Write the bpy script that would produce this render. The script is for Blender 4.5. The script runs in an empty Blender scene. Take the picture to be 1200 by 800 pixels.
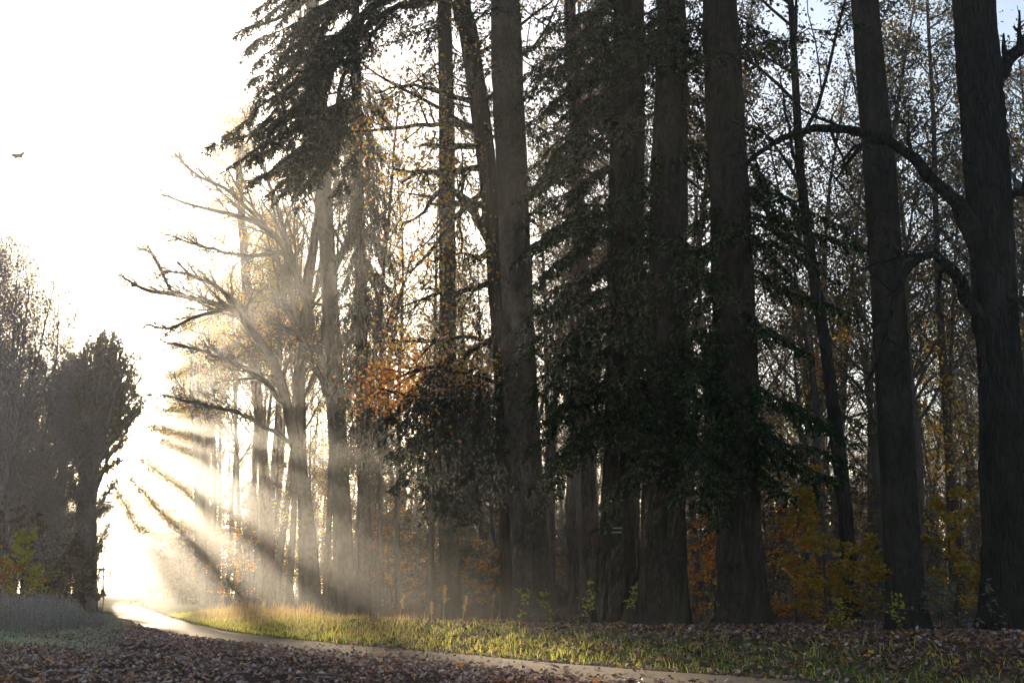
import bpy, math
import numpy as np

# ------------------------------------------------------------------ camera, sky, sun, exposure
S = bpy.context.scene
COL = S.collection
CAMZ, FPX, PITCH = 1.4, 1500.0, math.atan(292 / 1500)
cam_d = bpy.data.cameras.new('camera')
cam_d.sensor_width, cam_d.lens = 36.0, 36.0 * FPX / 1200
cam_d.clip_start, cam_d.clip_end = 0.1, 3000
cam = bpy.data.objects.new('camera', cam_d)
COL.objects.link(cam)
cam.location = (0, 0, CAMZ)
cam.rotation_euler = (math.pi / 2 + PITCH, 0, 0)
S.camera = cam

SUN_PX = (72, 472)
def ray(px, py):
    u, v = (px - 600) / FPX, (400 - py) / FPX
    return np.array((u, math.cos(PITCH) - v * math.sin(PITCH), math.sin(PITCH) + v * math.cos(PITCH)))
def at(px, py, d):
    "the point seen at a pixel of the photograph, d metres in front of the camera"
    r = ray(px, py)
    return np.array((0, 0, CAMZ)) + r * (d / r[1])
sdir = ray(*SUN_PX); sdir /= np.linalg.norm(sdir)
SUN_EL = math.asin(sdir[2]); SUN_AZ = math.atan2(sdir[0], sdir[1])
W = bpy.data.worlds.new('World'); S.world = W; W.use_nodes = True
wn = W.node_tree.nodes; wl = W.node_tree.links
sky = wn.new('ShaderNodeTexSky'); sky.sky_type = 'NISHITA'; sky.sun_disc = False
sky.sun_elevation = SUN_EL; sky.sun_rotation = SUN_AZ
sky.air_density, sky.dust_density, sky.ozone_density = 0.7, 0.9, 0.3
bg = wn['Background']; bg.inputs['Strength'].default_value = 0.07
wl.new(sky.outputs[0], bg.inputs[0])
sun_d = bpy.data.lights.new('sun', 'SUN'); sun_d.energy = 5.0; sun_d.angle = math.radians(0.7)
sun_d.color = (1.0, 0.79, 0.52)
sun = bpy.data.objects.new('sun', sun_d); COL.objects.link(sun)
sun.rotation_euler = (math.pi / 2 - SUN_EL, 0, math.pi - SUN_AZ)
sun.location = (-100, 300, 60)
S.view_settings.view_transform = 'Standard'; S.view_settings.look = 'None'
S.view_settings.gamma = 1.0; S.view_settings.use_curve_mapping = False
S.view_settings.exposure = 2.3
HAZE = 0.00068; HAZE_G = 0.82
c = S.cycles
c.max_bounces = 5; c.diffuse_bounces = 3; c.glossy_bounces = 1; c.transmission_bounces = 3
c.volume_bounces = 1; c.transparent_max_bounces = 2
c.sample_clamp_indirect = 4.0; c.use_denoising = True; c.adaptive_threshold = 0.02
try: c.denoiser = 'OPENIMAGEDENOISE'
except Exception: pass

R = np.random.default_rng(11)
def nrm(a): return a / np.maximum(np.linalg.norm(a, axis=-1, keepdims=True), 1e-9)
def smooth(t): t = np.clip(t, 0, 1); return t * t * (3 - 2 * t)

# ------------------------------------------------------------------ materials
MATS = {}
def nodes(name):
    m = bpy.data.materials.new(name); m.use_nodes = True
    nt = m.node_tree; nt.nodes.clear(); MATS[name] = m
    return m, nt, nt.nodes.new('ShaderNodeOutputMaterial')
def ramp(nt, fac, cols):
    r = nt.nodes.new('ShaderNodeValToRGB'); e = r.color_ramp.elements
    while len(e) < len(cols): e.new(0.5)
    for k, (p, cc) in enumerate(cols): e[k].position = p; e[k].color = (*cc, 1)
    nt.links.new(fac, r.inputs[0]); return r.outputs[0]
def noise(nt, scale, vec=None, detail=4, rough=.55):
    n = nt.nodes.new('ShaderNodeTexNoise'); n.inputs['Scale'].default_value = scale
    n.inputs['Detail'].default_value = detail; n.inputs['Roughness'].default_value = rough
    if vec is not None: nt.links.new(vec, n.inputs['Vector'])
    return n.outputs['Fac']
def coords(nt, scale=(1, 1, 1)):
    t = nt.nodes.new('ShaderNodeTexCoord'); mp = nt.nodes.new('ShaderNodeMapping')
    mp.inputs['Scale'].default_value = scale; nt.links.new(t.outputs['Object'], mp.inputs[0]); return mp.outputs[0]
def mixc(nt, a, b, f, mode='MIX'):
    m = nt.nodes.new('ShaderNodeMix'); m.data_type = 'RGBA'; m.blend_type = mode
    for s, v in ((m.inputs[6], a), (m.inputs[7], b), (m.inputs[0], f)):
        if isinstance(v, (int, float)): s.default_value = v
        elif isinstance(v, tuple): s.default_value = (*v, 1)
        else: nt.links.new(v, s)
    return m.outputs[2]
def bark(name, dark, lite, moss=None, stretch=(9, 9, 1.6), bump=.5, plates=False):
    m, nt, out = nodes(name)
    v = coords(nt, stretch)
    f1 = noise(nt, 1.6, v, 6, .65)
    v2 = coords(nt, (1, 1, .5)); f2 = noise(nt, 1.3, v2, 3)
    col = ramp(nt, f1, [(.28, dark), (.72, lite)])
    col = mixc(nt, col, tuple(x * 1.5 for x in lite), ramp(nt, f2, [(.5, (0, 0, 0)), (.75, (.55,) * 3)]))
    if moss:
        f3 = noise(nt, 2.2, coords(nt, (1, 1, .35)), 5)
        col = mixc(nt, col, moss, ramp(nt, f3, [(.48, (0, 0, 0)), (.66, (.75,) * 3)]))
    h = f1
    if plates:
        vo = nt.nodes.new('ShaderNodeTexVoronoi'); vo.feature = 'DISTANCE_TO_EDGE'
        vo.inputs['Scale'].default_value = 1.4; nt.links.new(v, vo.inputs['Vector'])
        g = ramp(nt, vo.outputs['Distance'], [(0, (.35,) * 3), (.12, (1,) * 3)])
        col = mixc(nt, col, g, .8, 'MULTIPLY')
        h = mixc(nt, f1, g, .6)
    b = nt.nodes.new('ShaderNodeBump'); b.inputs['Strength'].default_value = bump; b.inputs['Distance'].default_value = .08
    nt.links.new(h, b.inputs['Height'])
    p = nt.nodes.new('ShaderNodeBsdfDiffuse'); p.inputs['Roughness'].default_value = .6
    nt.links.new(col, p.inputs[0]); nt.links.new(b.outputs[0], p.inputs['Normal'])
    nt.links.new(p.outputs[0], out.inputs[0]); return m
def leafmat(name, cols, trans=.45, gloss=.0):
    m, nt, out = nodes(name)
    g = nt.nodes.new('ShaderNodeNewGeometry')
    col = ramp(nt, g.outputs['Random Per Island'], cols)
    d = nt.nodes.new('ShaderNodeBsdfDiffuse'); t = nt.nodes.new('ShaderNodeBsdfTranslucent')
    nt.links.new(col, d.inputs[0]); nt.links.new(col, t.inputs[0])
    mx = nt.nodes.new('ShaderNodeMixShader'); mx.inputs[0].default_value = trans
    nt.links.new(d.outputs[0], mx.inputs[1]); nt.links.new(t.outputs[0], mx.inputs[2])
    o = mx.outputs[0]
    if gloss:
        gl = nt.nodes.new('ShaderNodeBsdfGlossy'); gl.inputs['Roughness'].default_value = .45
        m2 = nt.nodes.new('ShaderNodeMixShader'); m2.inputs[0].default_value = gloss
        nt.links.new(o, m2.inputs[1]); nt.links.new(gl.outputs[0], m2.inputs[2]); o = m2.outputs[0]
    nt.links.new(o, out.inputs[0]); return m
def plain(name, col, rough=.6, metal=0):
    m, nt, out = nodes(name); p = nt.nodes.new('ShaderNodeBsdfPrincipled')
    n = noise(nt, 14, coords(nt)); cc = mixc(nt, tuple(x * .7 for x in col), col, n)
    nt.links.new(cc, p.inputs['Base Color']); p.inputs['Roughness'].default_value = rough; p.inputs['Metallic'].default_value = metal
    nt.links.new(p.outputs[0], out.inputs[0]); return m

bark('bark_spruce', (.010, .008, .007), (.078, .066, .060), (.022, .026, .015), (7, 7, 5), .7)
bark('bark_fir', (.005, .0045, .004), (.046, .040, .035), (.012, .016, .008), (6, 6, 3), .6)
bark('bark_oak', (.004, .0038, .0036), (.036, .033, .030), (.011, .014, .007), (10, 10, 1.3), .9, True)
bark('bark_beech', (.03, .029, .028), (.085, .08, .075), (.04, .046, .03), (3, 3, 2), .25)
bark('bark_pine', (.03, .02, .019), (.11, .078, .07), None, (8, 8, 1.6), .8, True)
bark('bark_twig_hazed', (.10, .098, .11), (.22, .215, .235), None, (3, 3, 3), .2)  # twig bark lightened and cooled, haze put into the colour
bark('bark_twig', (.025, .022, .02), (.08, .072, .066), None, (3, 3, 3), .2)
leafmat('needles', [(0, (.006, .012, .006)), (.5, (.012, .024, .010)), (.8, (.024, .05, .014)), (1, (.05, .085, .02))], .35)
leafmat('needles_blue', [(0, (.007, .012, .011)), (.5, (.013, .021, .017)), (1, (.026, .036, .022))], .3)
leafmat('needles_grey', [(0, (.028, .038, .032)), (.6, (.05, .064, .052)), (1, (.085, .08, .045))], .35)
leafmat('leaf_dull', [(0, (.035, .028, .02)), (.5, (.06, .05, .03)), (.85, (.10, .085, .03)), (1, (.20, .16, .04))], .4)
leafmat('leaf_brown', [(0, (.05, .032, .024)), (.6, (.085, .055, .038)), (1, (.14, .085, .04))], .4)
leafmat('leaf_hazed', [(0, (.14, .135, .16)), (.6, (.23, .22, .26)), (1, (.27, .23, .20))], .25)  # pale bluish leaf colour stands in for haze over the shaded wood
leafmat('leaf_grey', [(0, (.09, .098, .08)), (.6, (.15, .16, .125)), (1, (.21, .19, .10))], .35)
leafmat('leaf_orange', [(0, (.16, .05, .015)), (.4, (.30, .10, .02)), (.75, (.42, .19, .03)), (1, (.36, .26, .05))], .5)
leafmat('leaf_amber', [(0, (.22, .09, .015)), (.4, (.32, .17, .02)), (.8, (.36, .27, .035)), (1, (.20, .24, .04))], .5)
leafmat('leaf_yellow', [(0, (.30, .28, .03)), (.5, (.45, .38, .04)), (1, (.25, .32, .05))], .55)
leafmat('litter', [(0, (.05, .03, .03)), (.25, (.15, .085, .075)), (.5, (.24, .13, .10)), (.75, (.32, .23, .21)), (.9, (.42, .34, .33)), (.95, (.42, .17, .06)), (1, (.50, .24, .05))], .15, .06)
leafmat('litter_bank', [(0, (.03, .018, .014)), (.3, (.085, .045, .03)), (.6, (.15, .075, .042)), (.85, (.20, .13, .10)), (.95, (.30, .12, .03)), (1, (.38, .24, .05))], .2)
leafmat('leaf_fallen', [(0, (.55, .33, .03)), (1, (.62, .42, .05))], .3)
leafmat('leaf_tan', [(0, (.36, .31, .25)), (1, (.42, .36, .3))], .5)
leafmat('leaf_rust', [(0, (.35, .14, .03)), (1, (.42, .17, .03))], .3)
leafmat('grass', [(0, (.18, .23, .035)), (.5, (.40, .41, .07)), (1, (.60, .50, .13))], .6)
leafmat('grass_pale', [(0, (.20, .235, .16)), (.5, (.33, .36, .26)), (1, (.44, .45, .35))], .4)
leafmat('grass_dry', [(0, (.16, .11, .055)), (.5, (.30, .21, .10)), (1, (.42, .31, .16))], .5)
leafmat('heath', [(0, (.14, .13, .135)), (.5, (.30, .28, .28)), (.85, (.44, .42, .40)), (1, (.32, .34, .18))], .35)
plain('paint_white', (.34, .34, .33)); plain('sign_back', (.06, .062, .065), .5, .3)
plain('post_steel', (.10, .10, .10), .5, .6)

# ------------------------------------------------------------------ mesh building
class Geo:
    def __init__(s): s.v, s.f, s.n = [], [], 0
    def add(s, v, f, mi=0, sm=True):
        v = np.asarray(v, float).reshape(-1, 3); f = np.asarray(f, np.int64)
        s.v.append(v); s.f.append((f + s.n, mi, sm)); s.n += len(v)
    def mesh(s, name, mats, origin=(0, 0, 0)):
        me = bpy.data.meshes.new(name)
        if not s.v: return me
        v = np.concatenate(s.v) - np.asarray(origin)
        me.vertices.add(len(v)); me.vertices.foreach_set('co', v.astype(np.float32).ravel())
        li = np.concatenate([f.ravel() for f, _, _ in s.f]).astype(np.int32)
        cnt = np.concatenate([np.full(len(f), f.shape[1]) for f, _, _ in s.f])
        me.loops.add(len(li)); me.loops.foreach_set('vertex_index', li)
        me.polygons.add(len(cnt))
        me.polygons.foreach_set('loop_start', np.concatenate([[0], np.cumsum(cnt)[:-1]]).astype(np.int32))
        me.polygons.foreach_set('material_index', np.concatenate([np.full(len(f), m) for f, m, _ in s.f]).astype(np.int32))
        me.polygons.foreach_set('use_smooth', np.concatenate([np.full(len(f), q) for f, _, q in s.f]))
        for m in mats: me.materials.append(MATS[m])
        me.update(calc_edges=True)
        return me
    def build(s, name, mats, parent=None, origin=(0, 0, 0)):
        "one mesh object; the vertices are given in world space, origin is where the object (or its parent) stands"
        o = bpy.data.objects.new(name, s.mesh(name, mats, origin)); COL.objects.link(o)
        if parent is not None: o.parent = parent
        else: o.location = origin
        return o
def tag(o, label=None, cat=None, group=None, kind=None):
    for k, v in (('label', label), ('category', cat), ('group', group), ('kind', kind)):
        if v: o[k] = v
    return o
def empty(name, loc, label, cat, group=None):
    o = bpy.data.objects.new(name, None); o.empty_display_size = .3; COL.objects.link(o); o.location = loc
    return tag(o, label, cat, group)
def copy_tree(o, loc, rz, sc, label=None):
    n = o.copy(); COL.objects.link(n); n.location = loc; n.rotation_euler = (0, 0, rz); n.scale = (sc,) * 3
    if label: n['label'] = label
    for ch in o.children:
        k = ch.copy(); COL.objects.link(k); k.parent = n
    return n

def tubes(g, pl, rad, sides=5, mi=0, cap=False):
    "pl (N,n,3) centre lines, rad (N,n)"
    pl = np.asarray(pl, float); rad = np.asarray(rad, float)
    if pl.ndim == 2: pl, rad = pl[None], rad[None]
    N, n, _ = pl.shape
    if N == 0: return
    t = nrm(np.gradient(pl, axis=1))
    ref = np.where(np.abs(t.mean(1)[:, 2:3]) > .8, np.array([[1., .2, 0]]), np.array([[.1, .2, 1.]]))[:, None, :]
    u = nrm(np.cross(t, np.broadcast_to(ref, t.shape))); w = np.cross(t, u)
    a = np.arange(sides) * 2 * math.pi / sides
    r = rad[..., None] if rad.ndim == 2 else rad
    v = pl[:, :, None] + (u[:, :, None] * np.cos(a)[:, None] + w[:, :, None] * np.sin(a)[:, None]) * r[..., None]
    idx = np.arange(N * n * sides).reshape(N, n, sides)
    q = np.stack([idx[:, :-1], np.roll(idx[:, :-1], -1, 2), np.roll(idx[:, 1:], -1, 2), idx[:, 1:]], -1).reshape(-1, 4)
    g.add(v, q, mi)
def children(pl, rad, k, tr, ang, lf, npts, wob, up, minr=.004, lentaper=.6, rf=.6, rng=R, taper=.25):
    N, n, _ = pl.shape
    L = np.linalg.norm(np.diff(pl, axis=1), axis=2).sum(1)
    kk = N * k; par = np.repeat(np.arange(N), k)
    t = tr[0] + (tr[1] - tr[0]) * ((np.tile(np.arange(k), N) + rng.random(kk)) / k)
    x = t * (n - 1); i = np.minimum(x.astype(int), n - 2); fr = (x - i)[:, None]
    p = pl[par, i] * (1 - fr) + pl[par, i + 1] * fr
    tan = nrm(pl[par, i + 1] - pl[par, i])
    r0 = (rad[par, i] * (1 - fr[:, 0]) + rad[par, i + 1] * fr[:, 0]) * rf
    a = np.radians(rng.uniform(ang[0], ang[1], kk))[:, None]
    perp = nrm(np.cross(nrm(rng.normal(size=(kk, 3))), tan))
    d = nrm(np.cos(a) * tan + np.sin(a) * perp)
    ln = L[par] * lf * (1 - lentaper * (t - tr[0]) / max(tr[1] - tr[0], 1e-6)) * rng.uniform(.6, 1.2, kk)
    return walk(p, d, ln, np.maximum(r0, minr), npts, wob, up, taper, rng)
def walk(p, d, ln, r0, npts, wob, up, taper=.25, rng=R):
    pts = [p]; seg = (ln / (npts - 1))[:, None]
    for _ in range(npts - 1):
        d = nrm(d + wob * rng.normal(size=d.shape) + np.array((0, 0, up)))
        p = p + d * seg; pts.append(p)
    return np.stack(pts, 1), r0[:, None] * np.linspace(1, taper, npts)[None]
def poly(pts, n):
    "smooth resample of control rows (any columns) to n points"
    pts = np.asarray(pts, float); s = np.concatenate([[0], np.cumsum(np.linalg.norm(np.diff(pts[:, :3], axis=0), axis=1))]); s /= s[-1]
    q = np.concatenate([[2 * pts[0] - pts[1]], pts, [2 * pts[-1] - pts[-2]]]); out = []
    for x in np.linspace(0, 1, n):
        i = min(np.searchsorted(s, x, 'right') - 1, len(pts) - 2); t = (x - s[i]) / max(s[i + 1] - s[i], 1e-9)
        a, b, c_, d_ = q[i:i + 4]
        out.append(.5 * (2 * b + (c_ - a) * t + (2 * a - 5 * b + 4 * c_ - d_) * t * t + (3 * b - a - 3 * c_ + d_) * t ** 3))
    return np.array(out)
def cards(g, pos, d, nr, L, Wd, mi=0, fold=.2, mid=.45):
    "folded lozenge leaves"
    d = nrm(d); s = nrm(np.cross(d, nr)); nn = np.cross(s, d); N = len(pos)
    L = np.broadcast_to(L, (N,))[:, None]; Wd = np.broadcast_to(Wd, (N,))[:, None]
    m = pos + d * L * mid + nn * fold * Wd
    v = np.stack([pos, m + s * Wd / 2, pos + d * L, m - s * Wd / 2], 1)
    i = np.arange(N * 4).reshape(N, 4)
    g.add(v, i, mi, False)
def leaves(g, pl, n, size, mi=1, jit=.12, rng=R, hang=.3, tmin=.2, aspect=.62):
    N, k, _ = pl.shape; idx = rng.integers(0, N, n); t = rng.uniform(tmin, 1, n) * (k - 1)
    i = np.minimum(t.astype(int), k - 2); f = (t - i)[:, None]
    p = pl[idx, i] * (1 - f) + pl[idx, i + 1] * f + rng.normal(size=(n, 3)) * jit
    d = rng.normal(size=(n, 3)); d[:, 2] -= hang
    z = rng.normal(size=(n, 3)) + np.array((0, 0, .8))
    sz = size * rng.uniform(.6, 1.25, n)
    cards(g, p, d, z, sz, sz * aspect, mi)
def stamp(g, tv, tf, pos, X, Y, Z, sc, mi=0):
    tv = np.asarray(tv, float); N = len(pos)
    v = pos[:, None] + (tv[None, :, 0:1] * X[:, None] + tv[None, :, 1:2] * Y[:, None] + tv[None, :, 2:3] * Z[:, None]) * np.asarray(sc).reshape(-1, 1, 1)
    f = np.asarray(tf); g.add(v, (f[None] + (np.arange(N) * len(tv))[:, None, None]).reshape(-1, f.shape[1]), mi, False)

# ------------------------------------------------------------------ ground and road
RC = poly([(34, -24, 0), (20, -2, 0), (10.5, 11, 0), (4.2, 19.6, 0), (-1.4, 27.9, 0), (-10.6, 44.8, 0), (-19.5, 70, 0), (-29, 100, 0), (-60.4, 200, 0), (-92, 303, 0), (-200, 650, 0)], 400)
def road_s(x, y):
    xc = np.interp(y, RC[:, 1], RC[:, 0]); sl = np.interp(y, RC[:, 1], np.gradient(RC[:, 0], RC[:, 1]))
    return (x - xc) / np.sqrt(1 + sl * sl)
def gz(x, y):
    x = np.asarray(x, float); y = np.asarray(y, float); s = road_s(x, y)
    far = 1 - .5 * smooth((y - 40) / 50)
    z = .48 * far * smooth((s - 1.6) / 3.2) + .25 * smooth((-s - 3) / 6) * smooth((y - 30) / 12)
    off = smooth((np.abs(s) - 1.7) / 2)
    z = z + off * (.05 * np.sin(x * .7 + 1.3) * np.sin(y * .55) + .03 * np.sin(x * 1.9 + y * 1.3) + .02 * np.sin(x * 3.7 - y * 2.9))
    return z - .05 * (1 - off)
def axis(lo, a, b, hi, st):
    l = a - np.geomspace(.8, a - lo, 26)[::-1]; h = b + np.geomspace(.8, hi - b, 26)
    return np.concatenate([l, np.arange(a, b, st), h])
X, Y = np.meshgrid(axis(-420, -34, 26, 420, .45), axis(-60, 8, 80, 700, .45))
g = Geo(); ny, nx = X.shape; I = np.arange(nx * ny).reshape(ny, nx)
g.add(np.stack([X, Y, gz(X, Y)], -1), np.stack([I[:-1, :-1], I[:-1, 1:], I[1:, 1:], I[1:, :-1]], -1).reshape(-1, 4))
m, nt, out = nodes('soil')
v = coords(nt); n1 = noise(nt, .35, v, 5); n2 = noise(nt, 9, v, 6, .7); n3 = noise(nt, 1.1, v, 4)
brown = ramp(nt, n2, [(.3, (.03, .02, .016)), (.5, (.07, .045, .034)), (.68, (.13, .085, .06))])
green = ramp(nt, n2, [(.3, (.035, .045, .014)), (.7, (.11, .13, .04))])
at_ = nt.nodes.new('ShaderNodeAttribute'); at_.attribute_name = 'grassiness'
mm = nt.nodes.new('ShaderNodeMath'); mm.operation = 'ADD'; nt.links.new(at_.outputs['Fac'], mm.inputs[0]); nt.links.new(n3, mm.inputs[1])
col = mixc(nt, brown, green, ramp(nt, mm.outputs[0], [(.85, (0, 0, 0)), (1.15, (1, 1, 1))]))
b = nt.nodes.new('ShaderNodeBump'); b.inputs['Strength'].default_value = .8; b.inputs['Distance'].default_value = .06; nt.links.new(n2, b.inputs['Height'])
p = nt.nodes.new('ShaderNodeBsdfDiffuse'); nt.links.new(col, p.inputs[0]); nt.links.new(b.outputs[0], p.inputs['Normal']); nt.links.new(p.outputs[0], out.inputs[0])
ground = g.build('ground', ['soil']); tag(ground, kind='structure')
def grassiness(x, y):
    s = road_s(x, y)
    verge = smooth((s - 1.5) / .5) * (1 - smooth((s - 3.5) / 2.5)) * smooth((7.5 - x - .2 * (y - 30)) / 6)
    patch = smooth((168 - 600 - x / np.maximum(y, 1) * FPX) / 46) * smooth((-s - 1.4) / .5) * smooth((y - 29 + .3 * (x + 8)) / 4) * .9
    return np.maximum(verge, patch)
aa = ground.data.attributes.new('grassiness', 'FLOAT', 'POINT'); aa.data.foreach_set('value', grassiness(X, Y).astype(np.float32).ravel())

# the lane: a strip with a slightly crowned section
m, nt, out = nodes('lane_gravel')
v = coords(nt); n1 = noise(nt, 24, v, 6, .7); n2 = noise(nt, .8, v, 4); n3 = noise(nt, 160, v, 2)
col = ramp(nt, n1, [(.3, (.032, .023, .021)), (.7, (.078, .057, .050))]); col = mixc(nt, col, (.10, .062, .045), ramp(nt, n2, [(.45, (0, 0, 0)), (.7, (.7,) * 3)]))
b = nt.nodes.new('ShaderNodeBump'); b.inputs['Strength'].default_value = .5; b.inputs['Distance'].default_value = .015; nt.links.new(mixc(nt, n1, n3, .4), b.inputs['Height'])
p = nt.nodes.new('ShaderNodeBsdfPrincipled'); p.inputs['Roughness'].default_value = .85; p.inputs['Specular IOR Level'].default_value = .12; nt.links.new(col, p.inputs['Base Color']); nt.links.new(b.outputs[0], p.inputs['Normal']); nt.links.new(p.outputs[0], out.inputs[0])
g = Geo(); k = 9; tn = nrm(np.gradient(RC, axis=0)); sd = np.stack([tn[:, 1], -tn[:, 0], 0 * tn[:, 0]], -1)
o_ = np.linspace(-1.5, 1.5, k); edge = 1 + .07 * np.sin(np.arange(400) * .9) + .05 * np.sin(np.arange(400) * 2.3 + 1)
V = RC[:, None] + sd[:, None] * (o_[None, :] * edge[:, None])[..., None]; V[..., 2] = .02 - .045 * (o_[None] / 1.5) ** 2 - .05 * (np.abs(o_[None]) > 1.4)
I = np.arange(400 * k).reshape(400, k); g.add(V, np.stack([I[:-1, :-1], I[1:, :-1], I[1:, 1:], I[:-1, 1:]], -1).reshape(-1, 4))
tag(g.build('forest_road', ['lane_gravel']), kind='structure')

# ------------------------------------------------------------------ big trunks
def trunk_line(ctrl, d, top=None, lean_y=0.0):
    "control rows (px, py, width px) at distance d -> rows x, y, z, radius; the foot is put on the ground"
    rows = []
    for k, (px, py, w) in enumerate(ctrl):
        q = at(px, py, d); zc = (q[2] - CAMZ) * math.sin(PITCH) + d * math.cos(PITCH)
        rows.append((*q, w / 2 / FPX * zc))
    rows = np.array(rows); gzv = float(gz(rows[0, 0], d))
    rows[0, 2] = gzv - .15
    if top and top > rows[-1, 2] + 1:
        a, b_ = rows[-2], rows[-1]; f = (top - b_[2]) / max(b_[2] - a[2], .5)
        e = b_.copy(); e[:2] += (b_[:2] - a[:2]) * min(f, 1.2) * .6; e[2] = top; e[3] = b_[3] * .35
        rows = np.vstack([rows, e])
    return rows
def trunk_mesh(g, rows, sides=28, rings=70, flare=.35, rough=.035, lobes=5, mi=0, seed=0):
    q = poly(rows, rings); pl, rad = q[:, :3], np.maximum(q[:, 3], .01)
    rr = np.random.default_rng(seed); h = pl[:, 2] - pl[0, 2]
    a = np.arange(sides) * 2 * math.pi / sides
    ph = rr.uniform(0, 6, 8)
    f = flare * np.exp(-h / .45)[:, None] * (.75 + .6 * np.cos(lobes * a + ph[0])[None]) + .04 * np.exp(-h / 1.6)[:, None] * np.cos(lobes * a + ph[0])[None]
    n = rough * (np.sin(2 * a + ph[1] + h[:, None] * .5) + .7 * np.sin(5 * a + ph[2] + .4 * np.sin(h[:, None] * 1.7)) + .5 * np.sin(9 * a + ph[3] - h[:, None] * 1.1)) + rough * .55 * rr.normal(size=(rings, sides))
    rg = rr.normal(size=sides); ridge = np.zeros((rings, sides))
    for k_ in range(rings):
        rg = .86 * rg + .5 * rr.normal(size=sides); ridge[k_] = rg
    R2 = rad[:, None] * (1 + f + n) + .010 * np.clip(ridge, -1.6, 1.6)
    t = nrm(np.gradient(pl, axis=0)); u = nrm(np.cross(t, np.array((0, 1., .1)))); w = np.cross(t, u)
    v = pl[:, None] + u[:, None] * (np.cos(a)[None] * R2)[..., None] + w[:, None] * (np.sin(a)[None] * R2)[..., None]
    idx = np.arange(rings * sides).reshape(rings, sides)
    g.add(v, np.stack([idx[:-1], np.roll(idx[:-1], -1, 1), np.roll(idx[1:], -1, 1), idx[1:]], -1).reshape(-1, 4), mi)
    return q
def limb_px(ctrl, d0, d1, n=14):
    k = len(ctrl); rows = []
    for i, (px, py, w) in enumerate(ctrl):
        d = d0 + (d1 - d0) * i / (k - 1); q = at(px, py, d); rows.append((*q, w / 2 / FPX * d * 1.02))
    q = poly(rows, n); kr = np.random.default_rng(int(abs(ctrl[0][0] * 7 + ctrl[-1][1] * 3)) + 5)
    q[1:-1, :3] += kr.normal(size=(n - 2, 3)) * np.maximum(q[1:-1, 3:4], .02) * .28; q[1:-1, 3] *= kr.uniform(.88, 1.14, n - 2)
    return q[None, :, :3], np.maximum(q[None, :, 3], .004)

# conifer boughs -------------------------------------------------------------
def boughs(g, st, en, sag, wid, mi_w=0, mi_n=1, step=.16, leaf=.13, tip=.05, hang=.25, rng=R, dens=1.0, lw=.045):
    "st, en (N,3) ends of each bough; sag: drop in the middle(-)/tip; wid: longest side twig"
    st = np.asarray(st, float); en = np.asarray(en, float); N = len(st); n = 9
    t = np.linspace(0, 1, n)[None, :, None]
    L = np.linalg.norm(en - st, axis=1)
    pl = st[:, None] * (1 - t) + en[:, None] * t
    pl[..., 2] += (np.asarray(sag).reshape(-1, 1) * L[:, None]) * (4 * t[..., 0] * (1 - t[..., 0]))
    pl[:, 1:-1] += rng.normal(size=(N, n - 2, 3)) * .03 * L[:, None, None] ** .5
    rad = (.008 + .007 * L)[:, None] * np.linspace(1, .25, n)[None]
    tubes(g, pl, rad, 4, mi_w)
    for i in range(N):
        m_ = max(6, int(L[i] / step)); tt = np.sort(rng.uniform(.1, 1, m_ * 2)); x = tt * (n - 1); j = np.minimum(x.astype(int), n - 2); f = (x - j)[:, None]
        p = pl[i, j] * (1 - f) + pl[i, j + 1] * f; tan = nrm(pl[i, j + 1] - pl[i, j])
        side = nrm(np.cross(tan, np.array((0, 0, 1.)))) * np.where(np.arange(len(tt)) % 2, 1, -1)[:, None]
        d = nrm(tan * .75 + side * rng.uniform(.5, 1.1, len(tt))[:, None] + np.array((0, 0, -1.)) * rng.uniform(.0, 2 * hang, len(tt))[:, None] + rng.normal(size=(len(tt), 3)) * .12)
        ln = wid[i] * (1 - .75 * tt) * np.minimum(1, .35 + tt * 3) * rng.uniform(.5, 1.15, len(tt)) + .12
        tw, _ = walk(p, d, ln, np.full(len(tt), .006), 4, .10, -hang * .5, .5, rng)
        # needle shoots along each twig
        c_ = np.maximum(3, (ln / tip * dens).astype(int)); own = np.repeat(np.arange(len(tt)), c_)
        q = rng.uniform(0.02, 1, len(own)) * 3; jj = np.minimum(q.astype(int), 2); ff = (q - jj)[:, None]
        pp = tw[own, jj] * (1 - ff) + tw[own, jj + 1] * ff; tn_ = nrm(tw[own, jj + 1] - tw[own, jj])
        sd_ = nrm(np.cross(tn_, rng.normal(size=tn_.shape) * .35 + np.array((0, 0, 1.))))
        dd = nrm(tn_ * .8 + sd_ * rng.choice([-1, 1], len(own))[:, None] * rng.uniform(.2, .9, len(own))[:, None] + rng.normal(size=tn_.shape) * .2 + np.array((0, 0, -hang * .5)))
        zz = np.cross(sd_, tn_) + rng.normal(size=tn_.shape) * .4
        ll = leaf * rng.uniform(.6, 1.2, len(own)); cards(g, pp, dd, zz, ll, lw * rng.uniform(.8, 1.3, len(own)), mi_n, .15)
def px_boughs(g, rows, d_default, rng=R, wid=.8, sag=.06, **kw):
    "rows: (px0,py0,px1,py1[,d0,d1])"
    st, en = [], []
    for r in rows:
        d0, d1 = (r[4], r[5]) if len(r) > 4 else (d_default, d_default + rng.uniform(-1.5, .7))
        st.append(at(r[0], r[1], d0)); en.append(at(r[2], r[3], d1))
    L = np.linalg.norm(np.array(en) - np.array(st), axis=1)
    boughs(g, st, en, sag + rng.normal(size=len(st)) * .02, np.minimum(wid, .35 * L + .2), rng=rng, **kw)
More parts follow.
